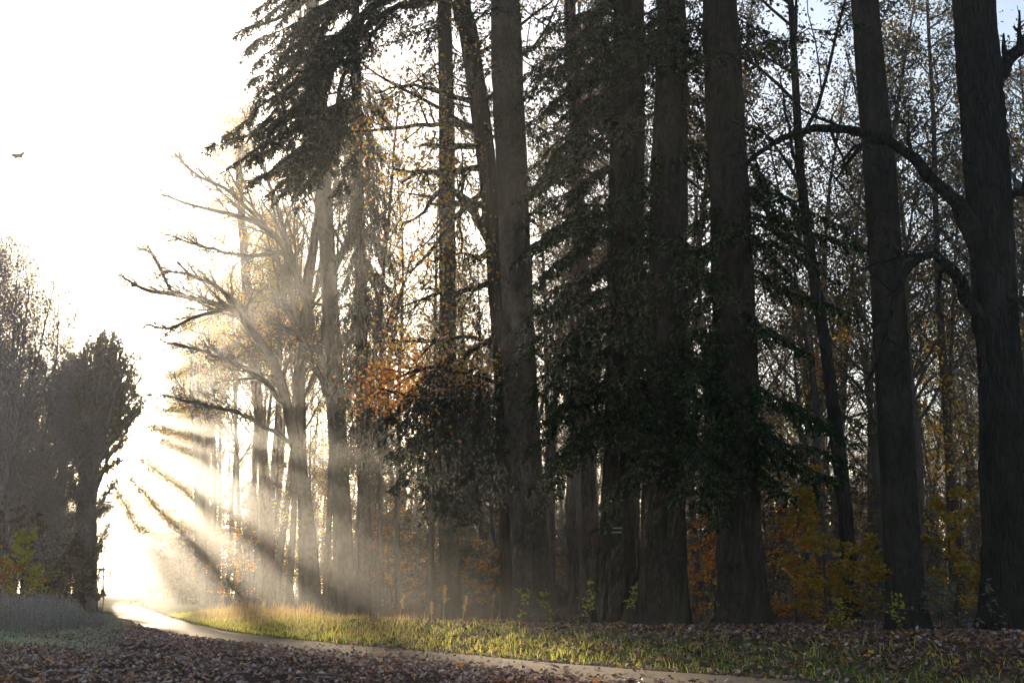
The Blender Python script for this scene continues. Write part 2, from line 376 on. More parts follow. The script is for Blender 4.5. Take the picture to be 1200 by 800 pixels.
def whorl(g, rows, z0, z1, n, L0, L1, droop, rng, az=None, **kw):
    "boughs round a trunk between two heights"
    z = np.sort(rng.uniform(z0, z1, n)); f = (z - z0) / (z1 - z0); L = (L0 + (L1 - L0) * f) * rng.uniform(.75, 1.15, n)
    a = rng.uniform(0, 2 * math.pi, n) if az is None else rng.uniform(az[0], az[1], n)
    st = np.stack([np.interp(z, rows[:, 2], rows[:, 0]), np.interp(z, rows[:, 2], rows[:, 1]), z], -1)
    en = st + np.stack([np.cos(a) * L, np.sin(a) * L, -droop * L + rng.normal(size=n) * .3], -1)
    boughs(g, st, en, np.full(n, .05), np.minimum(.9, .3 * L + .2), rng=rng, **kw)
def dead_twigs(g, rows, z0, z1, n, L, rng, mi=0):
    z = rng.uniform(z0, z1, n); a = rng.uniform(0, 2 * math.pi, n)
    p = np.stack([np.interp(z, rows[:, 2], rows[:, 0]), np.interp(z, rows[:, 2], rows[:, 1]), z], -1)
    d = np.stack([np.cos(a), np.sin(a), rng.uniform(-.5, .2, n)], -1)
    pl, rd = walk(p, nrm(d), L * rng.uniform(.3, 1, n), np.full(n, .018), 6, .12, -.03, .3, rng); tubes(g, pl, rd, 4, mi)
    p2, r2 = children(pl, rd, 4, (.3, 1), (25, 60), .45, 4, .15, -.02, .004, rng=rng); tubes(g, p2, r2, 3, mi)

def big_tree(name, rows, bark_mat, label, cat, seed, crown=None, crown_mats=None, flare=.35, rough=.03, sides=40, rings=120, lobes=5):
    base = rows[0, :3].copy(); base[2] += .15
    e = empty(name, base, label, cat)
    g = Geo(); q = trunk_mesh(g, rows, sides, rings, flare, rough, lobes, 0, seed)
    g.build('trunk', [bark_mat], e, base)
    if crown:
        g = Geo(); crown(g, q, np.random.default_rng(seed + 100)); g.build('crown', crown_mats, e, base)
    return e, base, q

DARK = dict(step=.17, tip=.05, leaf=.15, lw=.06)
FIRM = ['bark_fir', 'needles']
BLUE = ['bark_fir', 'needles_blue']

# spruce T625 ------------------------------------------------------------------
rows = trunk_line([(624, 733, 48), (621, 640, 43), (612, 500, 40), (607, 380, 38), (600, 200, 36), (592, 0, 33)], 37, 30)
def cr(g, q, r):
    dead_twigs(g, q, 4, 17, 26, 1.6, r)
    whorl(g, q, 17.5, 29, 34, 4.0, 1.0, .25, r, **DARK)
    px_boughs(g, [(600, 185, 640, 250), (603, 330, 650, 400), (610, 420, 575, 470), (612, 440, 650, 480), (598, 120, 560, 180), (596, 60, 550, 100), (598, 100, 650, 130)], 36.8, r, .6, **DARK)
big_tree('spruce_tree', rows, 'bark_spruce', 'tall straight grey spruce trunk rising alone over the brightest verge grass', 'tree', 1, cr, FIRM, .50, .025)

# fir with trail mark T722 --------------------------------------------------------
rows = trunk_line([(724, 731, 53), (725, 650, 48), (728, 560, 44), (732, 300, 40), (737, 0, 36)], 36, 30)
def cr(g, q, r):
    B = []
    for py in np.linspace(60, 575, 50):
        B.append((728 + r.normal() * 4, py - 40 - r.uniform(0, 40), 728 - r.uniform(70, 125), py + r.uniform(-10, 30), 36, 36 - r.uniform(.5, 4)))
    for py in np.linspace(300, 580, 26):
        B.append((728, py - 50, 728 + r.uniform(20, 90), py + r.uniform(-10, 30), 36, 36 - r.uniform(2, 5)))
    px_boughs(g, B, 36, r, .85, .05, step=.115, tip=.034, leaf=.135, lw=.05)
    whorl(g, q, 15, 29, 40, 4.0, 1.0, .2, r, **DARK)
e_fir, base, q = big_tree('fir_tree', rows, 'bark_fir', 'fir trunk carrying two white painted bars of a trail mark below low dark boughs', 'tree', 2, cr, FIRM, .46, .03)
for zpx in (619.5, 624.5):          # the two white bars of the trail mark, 4 mm proud of the bark
    g = Geo(); c0 = at(724, zpx, 36); zc = c0[2]; cx = np.interp(zc, q[:, 2], q[:, 0]); cy = np.interp(zc, q[:, 2], q[:, 1]); rd = np.interp(zc, q[:, 2], q[:, 3]) * 1.075 + .004
    a = np.linspace(-2.02, -1.55, 9); V = []
    for hz in (-.014, .016):
        for k2, x in enumerate(a): V.append((cx + math.cos(x) * rd, cy + math.sin(x) * rd, zc + hz + .003 * math.sin(k2 * 2.1 + hz * 90)))
    for hz in (-.014, .016):
        for k2, x in enumerate(a): V.append((cx + math.cos(x) * (rd - .03), cy + math.sin(x) * (rd - .03), zc + hz))
    f = [(i, i + 1, i + 10, i + 9) for i in range(8)] + [(i + 9, i + 10, i + 28, i + 27) for i in range(8)] + [(i + 1, i, i + 18, i + 19) for i in range(8)]
    g.add(V, f, 0, True); g.build('trail_mark', ['paint_white'], e_fir, base)

# fir T778 ------------------------------------------------------------------------
rows = trunk_line([(779, 738, 55), (777, 600, 50), (780, 400, 45), (784, 200, 40), (787, 0, 32)], 33.5, 30)
def cr(g, q, r):
    B = []
    for py in np.concatenate([np.linspace(90, 420, 12), np.linspace(440, 590, 14)]):
        B.append((780 + r.normal() * 4, py - 45 - r.uniform(0, 30), 780 + r.choice([-1, 1]) * r.uniform(30, 100), py + r.uniform(-10, 30), 33.5, 33.5 - r.uniform(.3, 3.5)))
    px_boughs(g, B, 33.5, r, .8, .05, step=.115, tip=.034, leaf=.135, lw=.05)
    whorl(g, q, 14, 29, 40, 4.0, 1.0, .2, r, **DARK)
big_tree('fir_tree', rows, 'bark_fir', 'stout dark fir trunk between the trail marked fir and the mossy fir', 'tree', 3, cr, FIRM, .42, .05)

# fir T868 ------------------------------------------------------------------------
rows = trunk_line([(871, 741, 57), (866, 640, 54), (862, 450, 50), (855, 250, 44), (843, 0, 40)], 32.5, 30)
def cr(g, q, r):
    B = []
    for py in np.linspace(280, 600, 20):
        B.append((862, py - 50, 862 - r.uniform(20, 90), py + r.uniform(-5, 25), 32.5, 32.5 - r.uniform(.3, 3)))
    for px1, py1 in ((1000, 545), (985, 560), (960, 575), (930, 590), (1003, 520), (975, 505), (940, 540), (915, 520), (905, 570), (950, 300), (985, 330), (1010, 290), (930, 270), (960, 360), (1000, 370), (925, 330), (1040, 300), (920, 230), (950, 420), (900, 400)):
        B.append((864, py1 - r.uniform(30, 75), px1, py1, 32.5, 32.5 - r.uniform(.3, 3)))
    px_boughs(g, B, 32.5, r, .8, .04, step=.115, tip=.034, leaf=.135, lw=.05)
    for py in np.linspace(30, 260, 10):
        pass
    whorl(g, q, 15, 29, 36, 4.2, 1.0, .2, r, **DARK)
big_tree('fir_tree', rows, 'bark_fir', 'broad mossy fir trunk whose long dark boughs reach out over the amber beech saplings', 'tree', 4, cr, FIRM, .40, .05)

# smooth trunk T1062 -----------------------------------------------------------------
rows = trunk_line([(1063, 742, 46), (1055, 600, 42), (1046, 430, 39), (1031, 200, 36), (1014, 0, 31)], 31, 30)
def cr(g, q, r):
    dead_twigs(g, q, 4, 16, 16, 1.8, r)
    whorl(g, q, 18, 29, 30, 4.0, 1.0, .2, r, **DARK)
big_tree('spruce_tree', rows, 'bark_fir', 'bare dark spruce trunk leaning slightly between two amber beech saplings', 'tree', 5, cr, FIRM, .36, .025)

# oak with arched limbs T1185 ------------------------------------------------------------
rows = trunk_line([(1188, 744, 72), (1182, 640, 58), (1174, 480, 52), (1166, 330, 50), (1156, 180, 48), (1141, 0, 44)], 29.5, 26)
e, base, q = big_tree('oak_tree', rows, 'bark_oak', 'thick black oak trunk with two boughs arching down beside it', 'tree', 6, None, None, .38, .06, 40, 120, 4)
r = np.random.default_rng(61); crown = Geo(); tw = []
for ctrl, d0, d1 in (([(1150, 290, 30), (1128, 250, 22), (1100, 215, 17), (1050, 172, 13), (1000, 153, 11), (950, 152, 9), (905, 168, 7), (868, 197, 4)], 29.5, 27),
                     ([(1158, 400, 26), (1140, 360, 18), (1118, 318, 14), (1096, 298, 11), (1074, 306, 9), (1054, 338, 7), (1040, 385, 5), (1022, 440, 3)], 29.5, 27.5),
                     ([(1150, 110, 26), (1180, 75, 18), (1205, 50, 15), (1260, 10, 10)], 29.5, 29.5),
                     ([(1160, 250, 14), (1192, 225, 8), (1215, 232, 6), (1250, 260, 4)], 29.5, 29),
                     ([(1150, 350, 14), (1190, 352, 8), (1240, 390, 5)], 29.5, 28.5)):
    pl, rd = limb_px(ctrl, d0, d1, 18); g = Geo(); tubes(g, pl, rd, 9)
    g.build('bough', ['bark_oak'], e, base)
    p1, r1 = children(pl, rd, 9, (.3, 1), (35, 80), .28, 7, .16, .02, .006, rng=r); tubes(crown, p1, r1, 4)
    p2, r2 = children(p1, r1, 4, (.2, 1), (30, 65), .5, 5, .18, 0, .004, rng=r); tubes(crown, p2, r2, 3)
    leaves(crown, p2, 14, .13, 1, .05, r)
z = np.linspace(16, 25, 16)   # upper crown, above the picture
p = np.stack([np.interp(z, q[:, 2], q[:, 0]), np.interp(z, q[:, 2], q[:, 1]), z], -1); a = r.uniform(0, 6.28, 16)
pl, rd = walk(p, nrm(np.stack([np.cos(a), np.sin(a), np.full(16, .5)], -1)), r.uniform(4, 7, 16), np.full(16, .12), 9, .15, .02, .2, r); tubes(crown, pl, rd, 6)
p1, r1 = children(pl, rd, 8, (.2, 1), (30, 60), .45, 6, .15, .03, .006, rng=r); tubes(crown, p1, r1, 4)
p2, r2 = children(p1, r1, 5, (.2, 1), (30, 60), .5, 4, .15, 0, .004, rng=r); tubes(crown, p2, r2, 3); leaves(crown, p2, 2500, .12, 1, .1, r)
crown.build('crown', ['bark_oak', 'leaf_dull'], e, base)

# leaning beech/oak T588 with orange leaves --------------------------------------------
rows = trunk_line([(600, 727, 24), (597, 640, 22), (592, 500, 21), (584, 360, 21), (571, 200, 22), (549, 40, 21), (541, 0, 20)], 39, 27)
e, base, q = big_tree('oak_tree', rows, 'bark_oak', 'slim leaning oak close behind the tall spruce, with crooked boughs of orange and yellow leaves', 'tree', 7, None, None, .2, .03)
r = np.random.default_rng(71); crown = Geo()
tips = []
for ctrl, d0, d1 in (([(590, 330, 13), (577, 290, 11), (562, 262, 10), (545, 232, 9), (527, 222, 8), (508, 230, 6), (494, 252, 4), (470, 262, 2)], 39, 37),
                     ([(590, 395, 10), (562, 405, 8), (545, 420, 6), (532, 450, 5), (520, 470, 3)], 39, 38),
                     ([(588, 300, 8), (555, 300, 5), (545, 297, 3)], 39, 38),
                     ([(578, 245, 9), (550, 240, 7), (505, 200, 5), (470, 215, 3)], 39, 37.5),
                     ([(575, 195, 9), (540, 198, 7), (490, 202, 4), (455, 196, 3)], 39, 38),
                     ([(570, 170, 9), (530, 172, 6), (495, 170, 4)], 39, 37),
                     ([(560, 150, 9), (520, 145, 6), (470, 150, 4), (410, 155, 3)], 39, 37),
                     ([(590, 420, 7), (555, 395, 5), (500, 400, 4), (455, 398, 2)], 39, 37),
                     ([(575, 215, 8), (530, 260, 6), (500, 300, 4), (480, 320, 2)], 39, 37), ([(583, 330, 8), (545, 340, 6), (510, 345, 4), (470, 360, 2)], 39, 37), ([(560, 120, 8), (520, 110, 6), (480, 100, 4), (440, 110, 2)], 39, 37), ([(592, 470, 6), (540, 470, 5), (480, 465, 4), (445, 455, 2)], 39, 36.5),
                     ([(592, 450, 6), (550, 440, 5), (500, 430, 4), (450, 450, 2)], 39, 36.5)):
    pl, rd = limb_px(ctrl, d0, d1, 14); g = Geo(); tubes(g, pl, rd, 7); g.build('bough', ['bark_oak'], e, base)
    p1, r1 = children(pl, rd, 10, (.2, 1), (30, 75), .4, 6, .16, -.02, .005, rng=r); tubes(crown, p1, r1, 4)
    p2, r2 = children(p1, r1, 4, (.2, 1), (30, 65), .5, 4, .18, -.02, .004, rng=r); tubes(crown, p2, r2, 3); tips.append(p2[:, :4])
T = np.concatenate(tips); lo = T[T[:, -1, 2] < 8.2]; hi = T[T[:, -1, 2] >= 7.6]
leaves(crown, lo, 2300, .13, 1, .42, r, aspect=.7); leaves(crown, hi, 3200, .14, 2, .42, r, aspect=.7)
z = np.linspace(15, 26, 14)
p = np.stack([np.interp(z, q[:, 2], q[:, 0]), np.interp(z, q[:, 2], q[:, 1]), z], -1); a = r.uniform(0, 6.28, 14)
pl, rd = walk(p, nrm(np.stack([np.cos(a), np.sin(a), np.full(14, .6)], -1)), r.uniform(3, 6, 14), np.full(14, .08), 8, .15, .02, .2, r); tubes(crown, pl, rd, 5)
p1, r1 = children(pl, rd, 8, (.2, 1), (30, 60), .5, 5, .15, .03, .006, rng=r); tubes(crown, p1, r1, 3); leaves(crown, p1, 1500, .12, 2, .25, r)
crown.build('crown', ['bark_oak', 'leaf_orange', 'leaf_amber'], e, base)

# spruce T527, the dark high boughs at the top of the picture belong to it ----------------
rows = trunk_line([(529, 722, 23), (526, 600, 22), (525, 400, 20), (523, 100, 17), (521, 0, 16)], 42, 31)
def cr(g, q, r):
    B = []
    tips = [(278, 38), (300, 12), (330, 62), (285, 62), (292, 96), (300, 120), (330, 150), (243, 172), (262, 160), (268, 196), (290, 215), (300, 180), (318, 240), (335, 225), (352, 245), (370, 215), (392, 232), (385, 190), (340, 195), (322, 170), (312, 140), (355, 120), (380, 100), (350, 90), (400, 130), (300, 75), (325, 30), (365, 20), (350, 55), (410, 80), (430, 60), (310, 205), (360, 160)]
    for px, py in tips:
        s0 = (410 + r.uniform(0, 60), min(py - 40, 60) - r.uniform(20, 70)) if py < 130 else (385 + r.uniform(-25, 45), py - r.uniform(60, 110))
        B.append((*s0, px, py, 36.5, 35 + r.uniform(-1, 1)))
    for px, py in ((300, 150), (330, 110), (340, 205), (300, 110), (345, 150), (360, 185), (320, 85), (290, 190), (350, 225), (310, 230)):
        B.append((px + r.uniform(20, 70), py - r.uniform(30, 60), px, py, 35.5, 35 + r.uniform(-1, 1)))
    px_boughs(g, B, 36, r, .85, .03, step=.085, tip=.029, leaf=.135, lw=.05)
    for ctrl in ([(521, -60, 16), (470, -8, 12), (435, 8, 10), (410, 30, 9), (378, 62, 7), (345, 100, 5), (310, 130, 3)], [(522, -30, 14), (500, 2, 10), (465, 8, 9), (440, 24, 8), (415, 55, 6), (400, 100, 5), (385, 170, 3)], [(521, -120, 14), (440, -70, 10), (380, -20, 8), (330, 20, 5), (285, 36, 3)]):
        pl, rd = limb_px(ctrl, 42, 36.5, 14); tubes(g, pl, rd, 6)
    whorl(g, q, 18, 30, 46, 4.5, .8, .3, r, **DARK)
    # thin hanging spruce twigs close to its own trunk
    B = []
    for py in np.linspace(0, 380, 34):
        B.append((523, py - 25, 523 + r.choice([-1, 1]) * r.uniform(20, 62), py + r.uniform(0, 45), 42, 42 - r.uniform(0, 2)))
    px_boughs(g, B, 42, r, .6, .05, step=.2, tip=.07, leaf=.12, hang=.6)
    # drooping lower boughs, from x=600 towards x=440
    B = []
    for px, py in ((445, 500), (455, 530), (470, 560), (500, 580), (515, 605), (535, 612), (560, 600), (590, 590), (470, 510), (490, 540), (480, 480), (510, 520), (540, 545), (530, 590), (560, 560), (595, 545), (605, 570), (540, 500), (575, 510), (520, 595), (500, 560), (460, 570), (595, 505), (570, 480), (448, 515), (462, 545), (478, 525), (492, 570), (505, 590), (522, 575), (548, 590), (570, 585), (585, 575), (450, 540), (485, 500), (515, 500), (545, 520), (565, 530), (530, 560), (498, 605), (528, 618), (455, 492), (590, 520)):
        B.append((533 + r.uniform(-6, 35), py - r.uniform(30, 90), px, py, 39, 36.5 + r.uniform(-1, .8)))
    px_boughs(g, B, 35, r, .85, .06, step=.115, tip=.035, leaf=.135, lw=.05, hang=.45)
big_tree('spruce_tree', rows, 'bark_spruce', 'slender spruce with drooping low boughs and high dark boughs against the white sky', 'tree', 8, cr, BLUE, .2, .03)

# weeping spruce T428 -------------------------------------------------------------------
rows = trunk_line([(428, 717, 15), (426, 560, 15), (422, 300, 13), (418, 100, 10), (416, 0, 9)], 52, 24)
def cr(g, q, r):
    B = []
    for py in np.linspace(110, 545, 190):
        sgn = r.choice([-1, 1]); L = r.uniform(10, 52) * (1.15 if sgn > 0 else .85)
        B.append((424, py - 20, 424 + sgn * L, py + r.uniform(5, 40), 52, 52 + r.uniform(-2, 1.4)))
    px_boughs(g, B, 52, r, 1.1, .06, step=.14, tip=.06, leaf=.13, hang=1.1, mi_n=1)
    B = [(428, py - 30, 428 + dx, py, 52, 50.5) for dx, py in ((8, 570), (14, 585), (2, 590), (20, 560), (-10, 550), (40, 540))]
    px_boughs(g, B, 52, r, .8, .06, step=.12, tip=.05, leaf=.13, hang=1.1, mi_n=1)
    whorl(g, q, 16, 23.5, 24, 1.6, .4, .4, r, step=.2, tip=.07, leaf=.13, hang=.9)
big_tree('spruce_tree', rows, 'bark_spruce', 'grey green weeping spruce hung with curtains of drooping twigs down to its low skirt', 'tree', 9, cr, ['bark_twig', 'needles_grey'], .15, .03)

# bare trees along the far side of the lane ------------------------------------------------
def bare_tree(name, rows, limbs, d, bark_mat, label, seed, k=(9, 5, 4), leaf=(0, .1, 'leaf_dull'), up=.008, top_twigs=10, lf=.36):
    e, base, q = big_tree(name, rows, bark_mat, label, 'tree', seed, None, None, .2, .03, 14, 50)
    r = np.random.default_rng(seed); g = Geo(); PL, RD = [], []
    for ctrl, d0, d1 in limbs:
        pl, rd = limb_px(ctrl, d0, d1, 14); tubes(g, pl, rd, 6); PL.append(pl); RD.append(rd)
    if top_twigs:
        qq = poly(q[len(q) // 3:], 14); PL.append(qq[None, :, :3]); RD.append(qq[None, :, 3])
    PL = np.concatenate(PL); RD = np.concatenate(RD)
    p1, r1 = children(PL, RD, k[0], (.2, 1), (20, 50), lf, 9, .08, up, .020, rng=r, rf=.42); tubes(g, p1, r1, 4)
    pe, re_ = children(PL, RD, 9, (.5, 1), (10, 36), lf * .75, 9, .07, up, .018, lentaper=.2, rng=r, rf=.5, taper=.4); tubes(g, pe, re_, 4); p1 = np.concatenate([p1, pe]); r1 = np.concatenate([r1, re_])
    p2, r2 = children(p1, r1, k[1], (.2, 1), (25, 60), .5, 6, .14, up, .019, rng=r, taper=.5); tubes(g, p2, r2, 3)
    p3, r3 = children(p2, r2, k[2], (.2, 1), (25, 60), .55, 4, .16, up, .015, rng=r, taper=.6); tubes(g, p3, r3, 3)
    if leaf[0]: leaves(g, p3, leaf[0], leaf[1], 1, .15, r)
    g.build('crown', [bark_mat, leaf[2]], e, base)
    return e
bare_tree('beech_tree', trunk_line([(409, 722, 27), (404, 650, 22), (398, 560, 22), (392, 450, 21), (384, 300, 19), (374, 150, 18), (366, 0, 15)], 58, 30),
          [([(386, 300, 9), (378, 220, 8), (365, 120, 6), (350, 20, 4)], 58, 58), ([(396, 500, 10), (370, 430, 8), (355, 400, 6), (330, 380, 4)], 58, 56)],
          58, 'bark_beech', 'tall grey beech trunk with a swollen knot, just beyond the weeping spruce at the lane', 21, leaf=(700, .12, 'leaf_amber'))
bare_tree('ash_tree', trunk_line([(399, 720, 20), (397, 600, 13.9), (393, 520, 12.3), (383, 445, 11.5), (367, 396, 10.7), (357, 350, 9.8), (336, 294, 8.2), (308, 265, 6.6), (273, 252, 4.9), (224, 240, 3.3), (185, 226, 1.6)], 60.5),
          [([(357, 350, 7.4), (362, 300, 5.7), (372, 240, 4.9), (378, 170, 3.3)], 60.5, 60.5), ([(345, 312, 6.6), (318, 225, 4.9), (300, 180, 3.3), (285, 130, 1.6)], 60.5, 59.5), ([(308, 265, 4.9), (270, 225, 4.1), (230, 205, 3.3), (205, 180, 1.6)], 60.5, 58.5), ([(336, 294, 4.9), (290, 300, 4.1), (240, 290, 3.3), (200, 275, 1.6)], 60.5, 58.5)],
          60.5, 'bark_twig', 'leaning bare tree that bends far over the lane with one long sweeping limb', 22, (13, 7, 4), top_twigs=1)
bare_tree('ash_tree', trunk_line([(368, 714, 22), (362, 620, 16.4), (348, 530, 14.8), (336, 473, 12.3), (322, 427, 10.7), (304, 400, 9.8), (280, 368, 8.2), (245, 354, 6.6), (203, 345, 4.9), (171, 340, 4.1), (140, 322, 2)], 64),
          [([(310, 405, 7.4), (290, 382, 6.6), (269, 347, 5.7), (245, 331, 4.9), (220, 322, 4.1), (190, 318, 1.6)], 64, 62), ([(336, 473, 7.4), (300, 440, 6.6), (260, 420, 4.9), (225, 408, 3.3), (190, 400, 1.6)], 64, 61), ([(342, 500, 7.4), (350, 400, 6.6), (340, 330, 4.9), (330, 270, 2.5)], 64, 64), ([(270, 362, 4.9), (230, 370, 4.1), (200, 385, 2.5), (170, 380, 1.6)], 64, 63), ([(345, 520, 5.7), (310, 500, 4.9), (270, 480, 4.1), (220, 470, 2.5), (190, 462, 1.6)], 64, 61), ([(203, 345, 4.1), (180, 300, 3.3), (160, 290, 1.6)], 64, 64)],
          64, 'bark_twig', 'crooked bare tree stretching its lowest limbs furthest across the lane above the sunbeams', 23, (13, 7, 4), top_twigs=1)
bare_tree('ash_tree', trunk_line([(358, 712, 15), (354, 560, 11.5), (353, 480, 10.7), (352, 396, 9.8), (362, 340, 8.2), (371, 270, 6.6), (378, 180, 4.9), (380, 100, 3.3)], 66, 27),
          [([(353, 420, 6.6), (335, 350, 4.9), (325, 290, 3.3), (320, 230, 1.6)], 66, 66), ([(353, 470, 5.7), (375, 420, 4.9), (385, 350, 3.3)], 66, 66)],
          66, 'bark_twig', 'upright forked bare tree standing beside the crooked tree at the lane', 24)
def pine_crown(q, g, r, z0, n=26, nl=3200, wide=1.0):
    z = np.linspace(z0, q[-1, 2], n); p = np.stack([np.interp(z, q[:, 2], q[:, 0]), np.interp(z, q[:, 2], q[:, 1]), z], -1); a = r.uniform(0, 6.28, n)
    f = (z - z0) / (q[-1, 2] - z0)
    pl, rd = walk(p, nrm(np.stack([np.cos(a), np.sin(a), .3 + .4 * f], -1)), wide * r.uniform(2, 4.2, n) * (1.1 - .7 * f), np.full(n, .05), 7, .16, .03, .3, r); tubes(g, pl, rd, 4)
    p1, r1 = children(pl, rd, 7, (.3, 1), (30, 60), .4, 5, .15, .05, .006, rng=r); tubes(g, p1, r1, 3)
    leaves(g, p1, nl, .26, 1, .22, r, hang=-.3, tmin=.4, aspect=.28)
r_ = trunk_line([(316, 712, 16), (312, 600, 14), (305, 500, 12), (293, 380, 12), (285, 280, 10), (280, 200, 8)], 76, 30)
big_tree('pine_tree', r_, 'bark_pine', 'pinkish pine trunk in the haze behind the crooked bare tree', 'tree', 25, lambda g, q, r: pine_crown(q, g, r, 15.5, 44, 9000, 1.35), ['bark_twig', 'leaf_amber'], .12, .03, 12, 50)
r_ = trunk_line([(697, 712, 20), (690, 560, 18), (683, 380, 17), (672, 100, 14), (668, 0, 13)], 44, 29)
big_tree('pine_tree', r_, 'bark_pine', 'thin mauve pine trunk close beside the fir with the trail mark', 'tree', 26, lambda g, q, r: pine_crown(q, g, r, 18), ['bark_twig', 'needles_grey'], .12, .04, 14, 70)

# ------------------------------------------------------------------ forest of repeated trees
def gl0(px, d):
    x = (px - 600) / FPX * d; return (x, d, float(gz(x, d)))
def broad_proto(name, H, Rr, seed, bark_mat, leaf_mat, z0=.35, nl=5000, lsz=.2, k=(16, 6, 4), ang=(35, 70), up=.05, lf=.33, loc=(0, 0, 0), label='', cat='tree', group='', spread=1.0):
    r = np.random.default_rng(seed); e = empty(name, loc, label, cat, group)
    n = 16; pl, _ = walk(np.array([[0, 0, -.2]]), np.array([[0, 0, 1.]]), np.array([H]), np.array([Rr]), n, .035, .05, 1, r)
    rad = Rr * (1 - .85 * np.linspace(0, 1, n) ** 1.1)[None]; rad[0, 0] *= 1.35
    g = Geo(); tubes(g, pl, rad, 9); g.build('trunk', [bark_mat], e)
    g = Geo()
    p1, r1 = children(pl, rad, k[0], (z0, .97), ang, lf * spread, 8, .10, up, .02, rng=r, rf=.5); tubes(g, p1, r1, 5)
    p2, r2 = children(p1, r1, k[1], (.2, 1), (25, 60), .5, 6, .13, up, .010, rng=r); tubes(g, p2, r2, 3)
    p3, r3 = children(p2, r2, k[2], (.15, 1), (25, 60), .55, 4, .15, up, .010, rng=r); tubes(g, p3, r3, 3)
    if nl: leaves(g, p3, nl, lsz, 1, .22, r)
    g.build('crown', [bark_mat, leaf_mat], e); return e
def pine_proto(name, H, Rr, seed, label, group, zc=.6, mats=('bark_pine', 'needles_grey')):
    r = np.random.default_rng(seed); e = empty(name, (0, 0, 0), label, 'tree', group); n = 16
    pl, _ = walk(np.array([[0, 0, -.2]]), np.array([[0, 0, 1.]]), np.array([H]), np.array([Rr]), n, .015, .05, 1, r)
    rad = Rr * (1 - .75 * np.linspace(0, 1, n))[None]; rad[0, 0] *= 1.3
    g = Geo(); tubes(g, pl, rad, 9); g.build('trunk', [mats[0]], e)
    g = Geo(); q = np.concatenate([pl[0], rad[0][:, None]], 1); dead_twigs(g, q, 4, H * zc, 14, 1.6, r); pine_crown(q, g, r, H * zc, 26); g.build('crown', ['bark_twig', mats[1]], e); return e
def zone(what, px, d):
    z_ = ('beyond the bare trees at the hazy bend' if px < 400 else 'between the weeping spruce and the tall lone spruce' if px < 600 else 'between the tall lone spruce and the marked fir' if px < 705 else 'behind the marked fir and its stout neighbour' if px < 850 else
          'between the mossy fir and the leaning spruce trunk' if px < 1050 else 'between the leaning spruce trunk and the black oak' if px < 1165 else 'beyond the black oak')
    return what + (', close, ' if d < 72 else ', farther in, ' if d < 130 else ', deepest, ') + z_
GR = 'slender trees deep in the dim forest'
LB = {'beech_tree': 'slender grey broadleaf trunk, one of many alike deep in the dim forest', 'pine_tree': 'straight bare pine trunk, one of many alike deep in the dim forest', 'spruce_tree': 'dark young spruce deep in the dim forest'}
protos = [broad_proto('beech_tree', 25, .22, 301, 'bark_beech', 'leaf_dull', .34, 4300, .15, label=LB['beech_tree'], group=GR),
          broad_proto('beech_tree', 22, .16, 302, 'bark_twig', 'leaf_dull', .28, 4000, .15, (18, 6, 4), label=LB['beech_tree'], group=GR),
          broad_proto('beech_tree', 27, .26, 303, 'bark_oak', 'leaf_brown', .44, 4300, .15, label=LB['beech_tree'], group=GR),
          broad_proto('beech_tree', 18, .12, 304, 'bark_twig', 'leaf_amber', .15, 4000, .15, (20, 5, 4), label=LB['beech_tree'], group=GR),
          pine_proto('pine_tree', 28, .22, 305, LB['pine_tree'], GR), pine_proto('pine_tree', 26, .19, 306, LB['pine_tree'], GR, .5)]
r = np.random.default_rng(900); used = [0] * len(protos); pts = []
tries = 0
while len(pts) < 285 and tries < 60000:
    tries += 1
    d, px = (40 + 34 * r.random(), r.uniform(635, 1270)) if len(pts) < 46 else (42 + 190 * r.random() ** 1.25, r.uniform(150, 1270))
    x = (px - 600) / FPX * d; s = float(road_s(x, d))
    if s < (5.5 + max(0, (70 - d) * .1) if d < 75 else 9): continue
    if d < 85 and s < 15: continue
    if any((x - a) ** 2 + (d - b_) ** 2 < (3.2 if d < 90 else 4.2) ** 2 for a, b_ in pts): continue
    pts.append((x, d)); k_ = r.choice(len(protos), p=[.25, .22, .2, .05, .16, .12])
    loc = (x, d, float(gz(x, d))); rz, sc = r.uniform(0, 6.28), r.uniform(.82, 1.15)
    if not used[k_]:
        o = protos[k_]; o.location = loc; o.rotation_euler = (0, 0, rz); o.scale = (sc,) * 3
    else: o = copy_tree(protos[k_], loc, rz, sc)
    o['label'] = zone(('slender grey broadleaf tree', 'slender dark broadleaf tree', 'brown leaved broadleaf tree', 'low branched amber tree', 'tall bare stemmed pine', 'thin bare stemmed pine')[k_], px, d)
    used[k_] += 1

# tall trees lining the far lane, their crowns arching over it
GA = 'tall trees lining the sunlit end of the lane'
LA = 'tall hazy tree lining the sunlit end of the lane, one of many alike'
ap = [broad_proto('lime_tree', 28, .3, 351, 'bark_beech', 'leaf_amber', .60, 7500, .2, (17, 7, 4), (35, 70), .05, .23, label=LA, group=GA),
      broad_proto('lime_tree', 25, .26, 352, 'bark_twig', 'leaf_dull', .58, 6500, .2, (17, 7, 4), (35, 70), .05, .24, label=LA, group=GA)]
r = np.random.default_rng(930)
for i, d in enumerate((91, 96, 101, 110, 118, 127, 135, 145, 156, 168, 180, 195, 212, 230, 250, 272, 296, 322, 350, 385, 420, 98, 122, 150, 186)):
    s = (r.uniform(8.5, 9.5) if d < 112 else r.uniform(6.5, 7.6) if d < 165 else r.uniform(6.5, 8.5)) if d < 235 else r.uniform(5, 8)
    x = float(np.interp(d, RC[:, 1], RC[:, 0])) + s * 1.05; loc = (x, d, float(gz(x, d)))
    k_ = i % 2; rz, sc = r.uniform(0, 6.28), r.uniform(.92, 1.1)
    if i < 2: ap[k_].location = loc; ap[k_].rotation_euler = (0, 0, rz)
    else: copy_tree(ap[k_], loc, rz, sc)

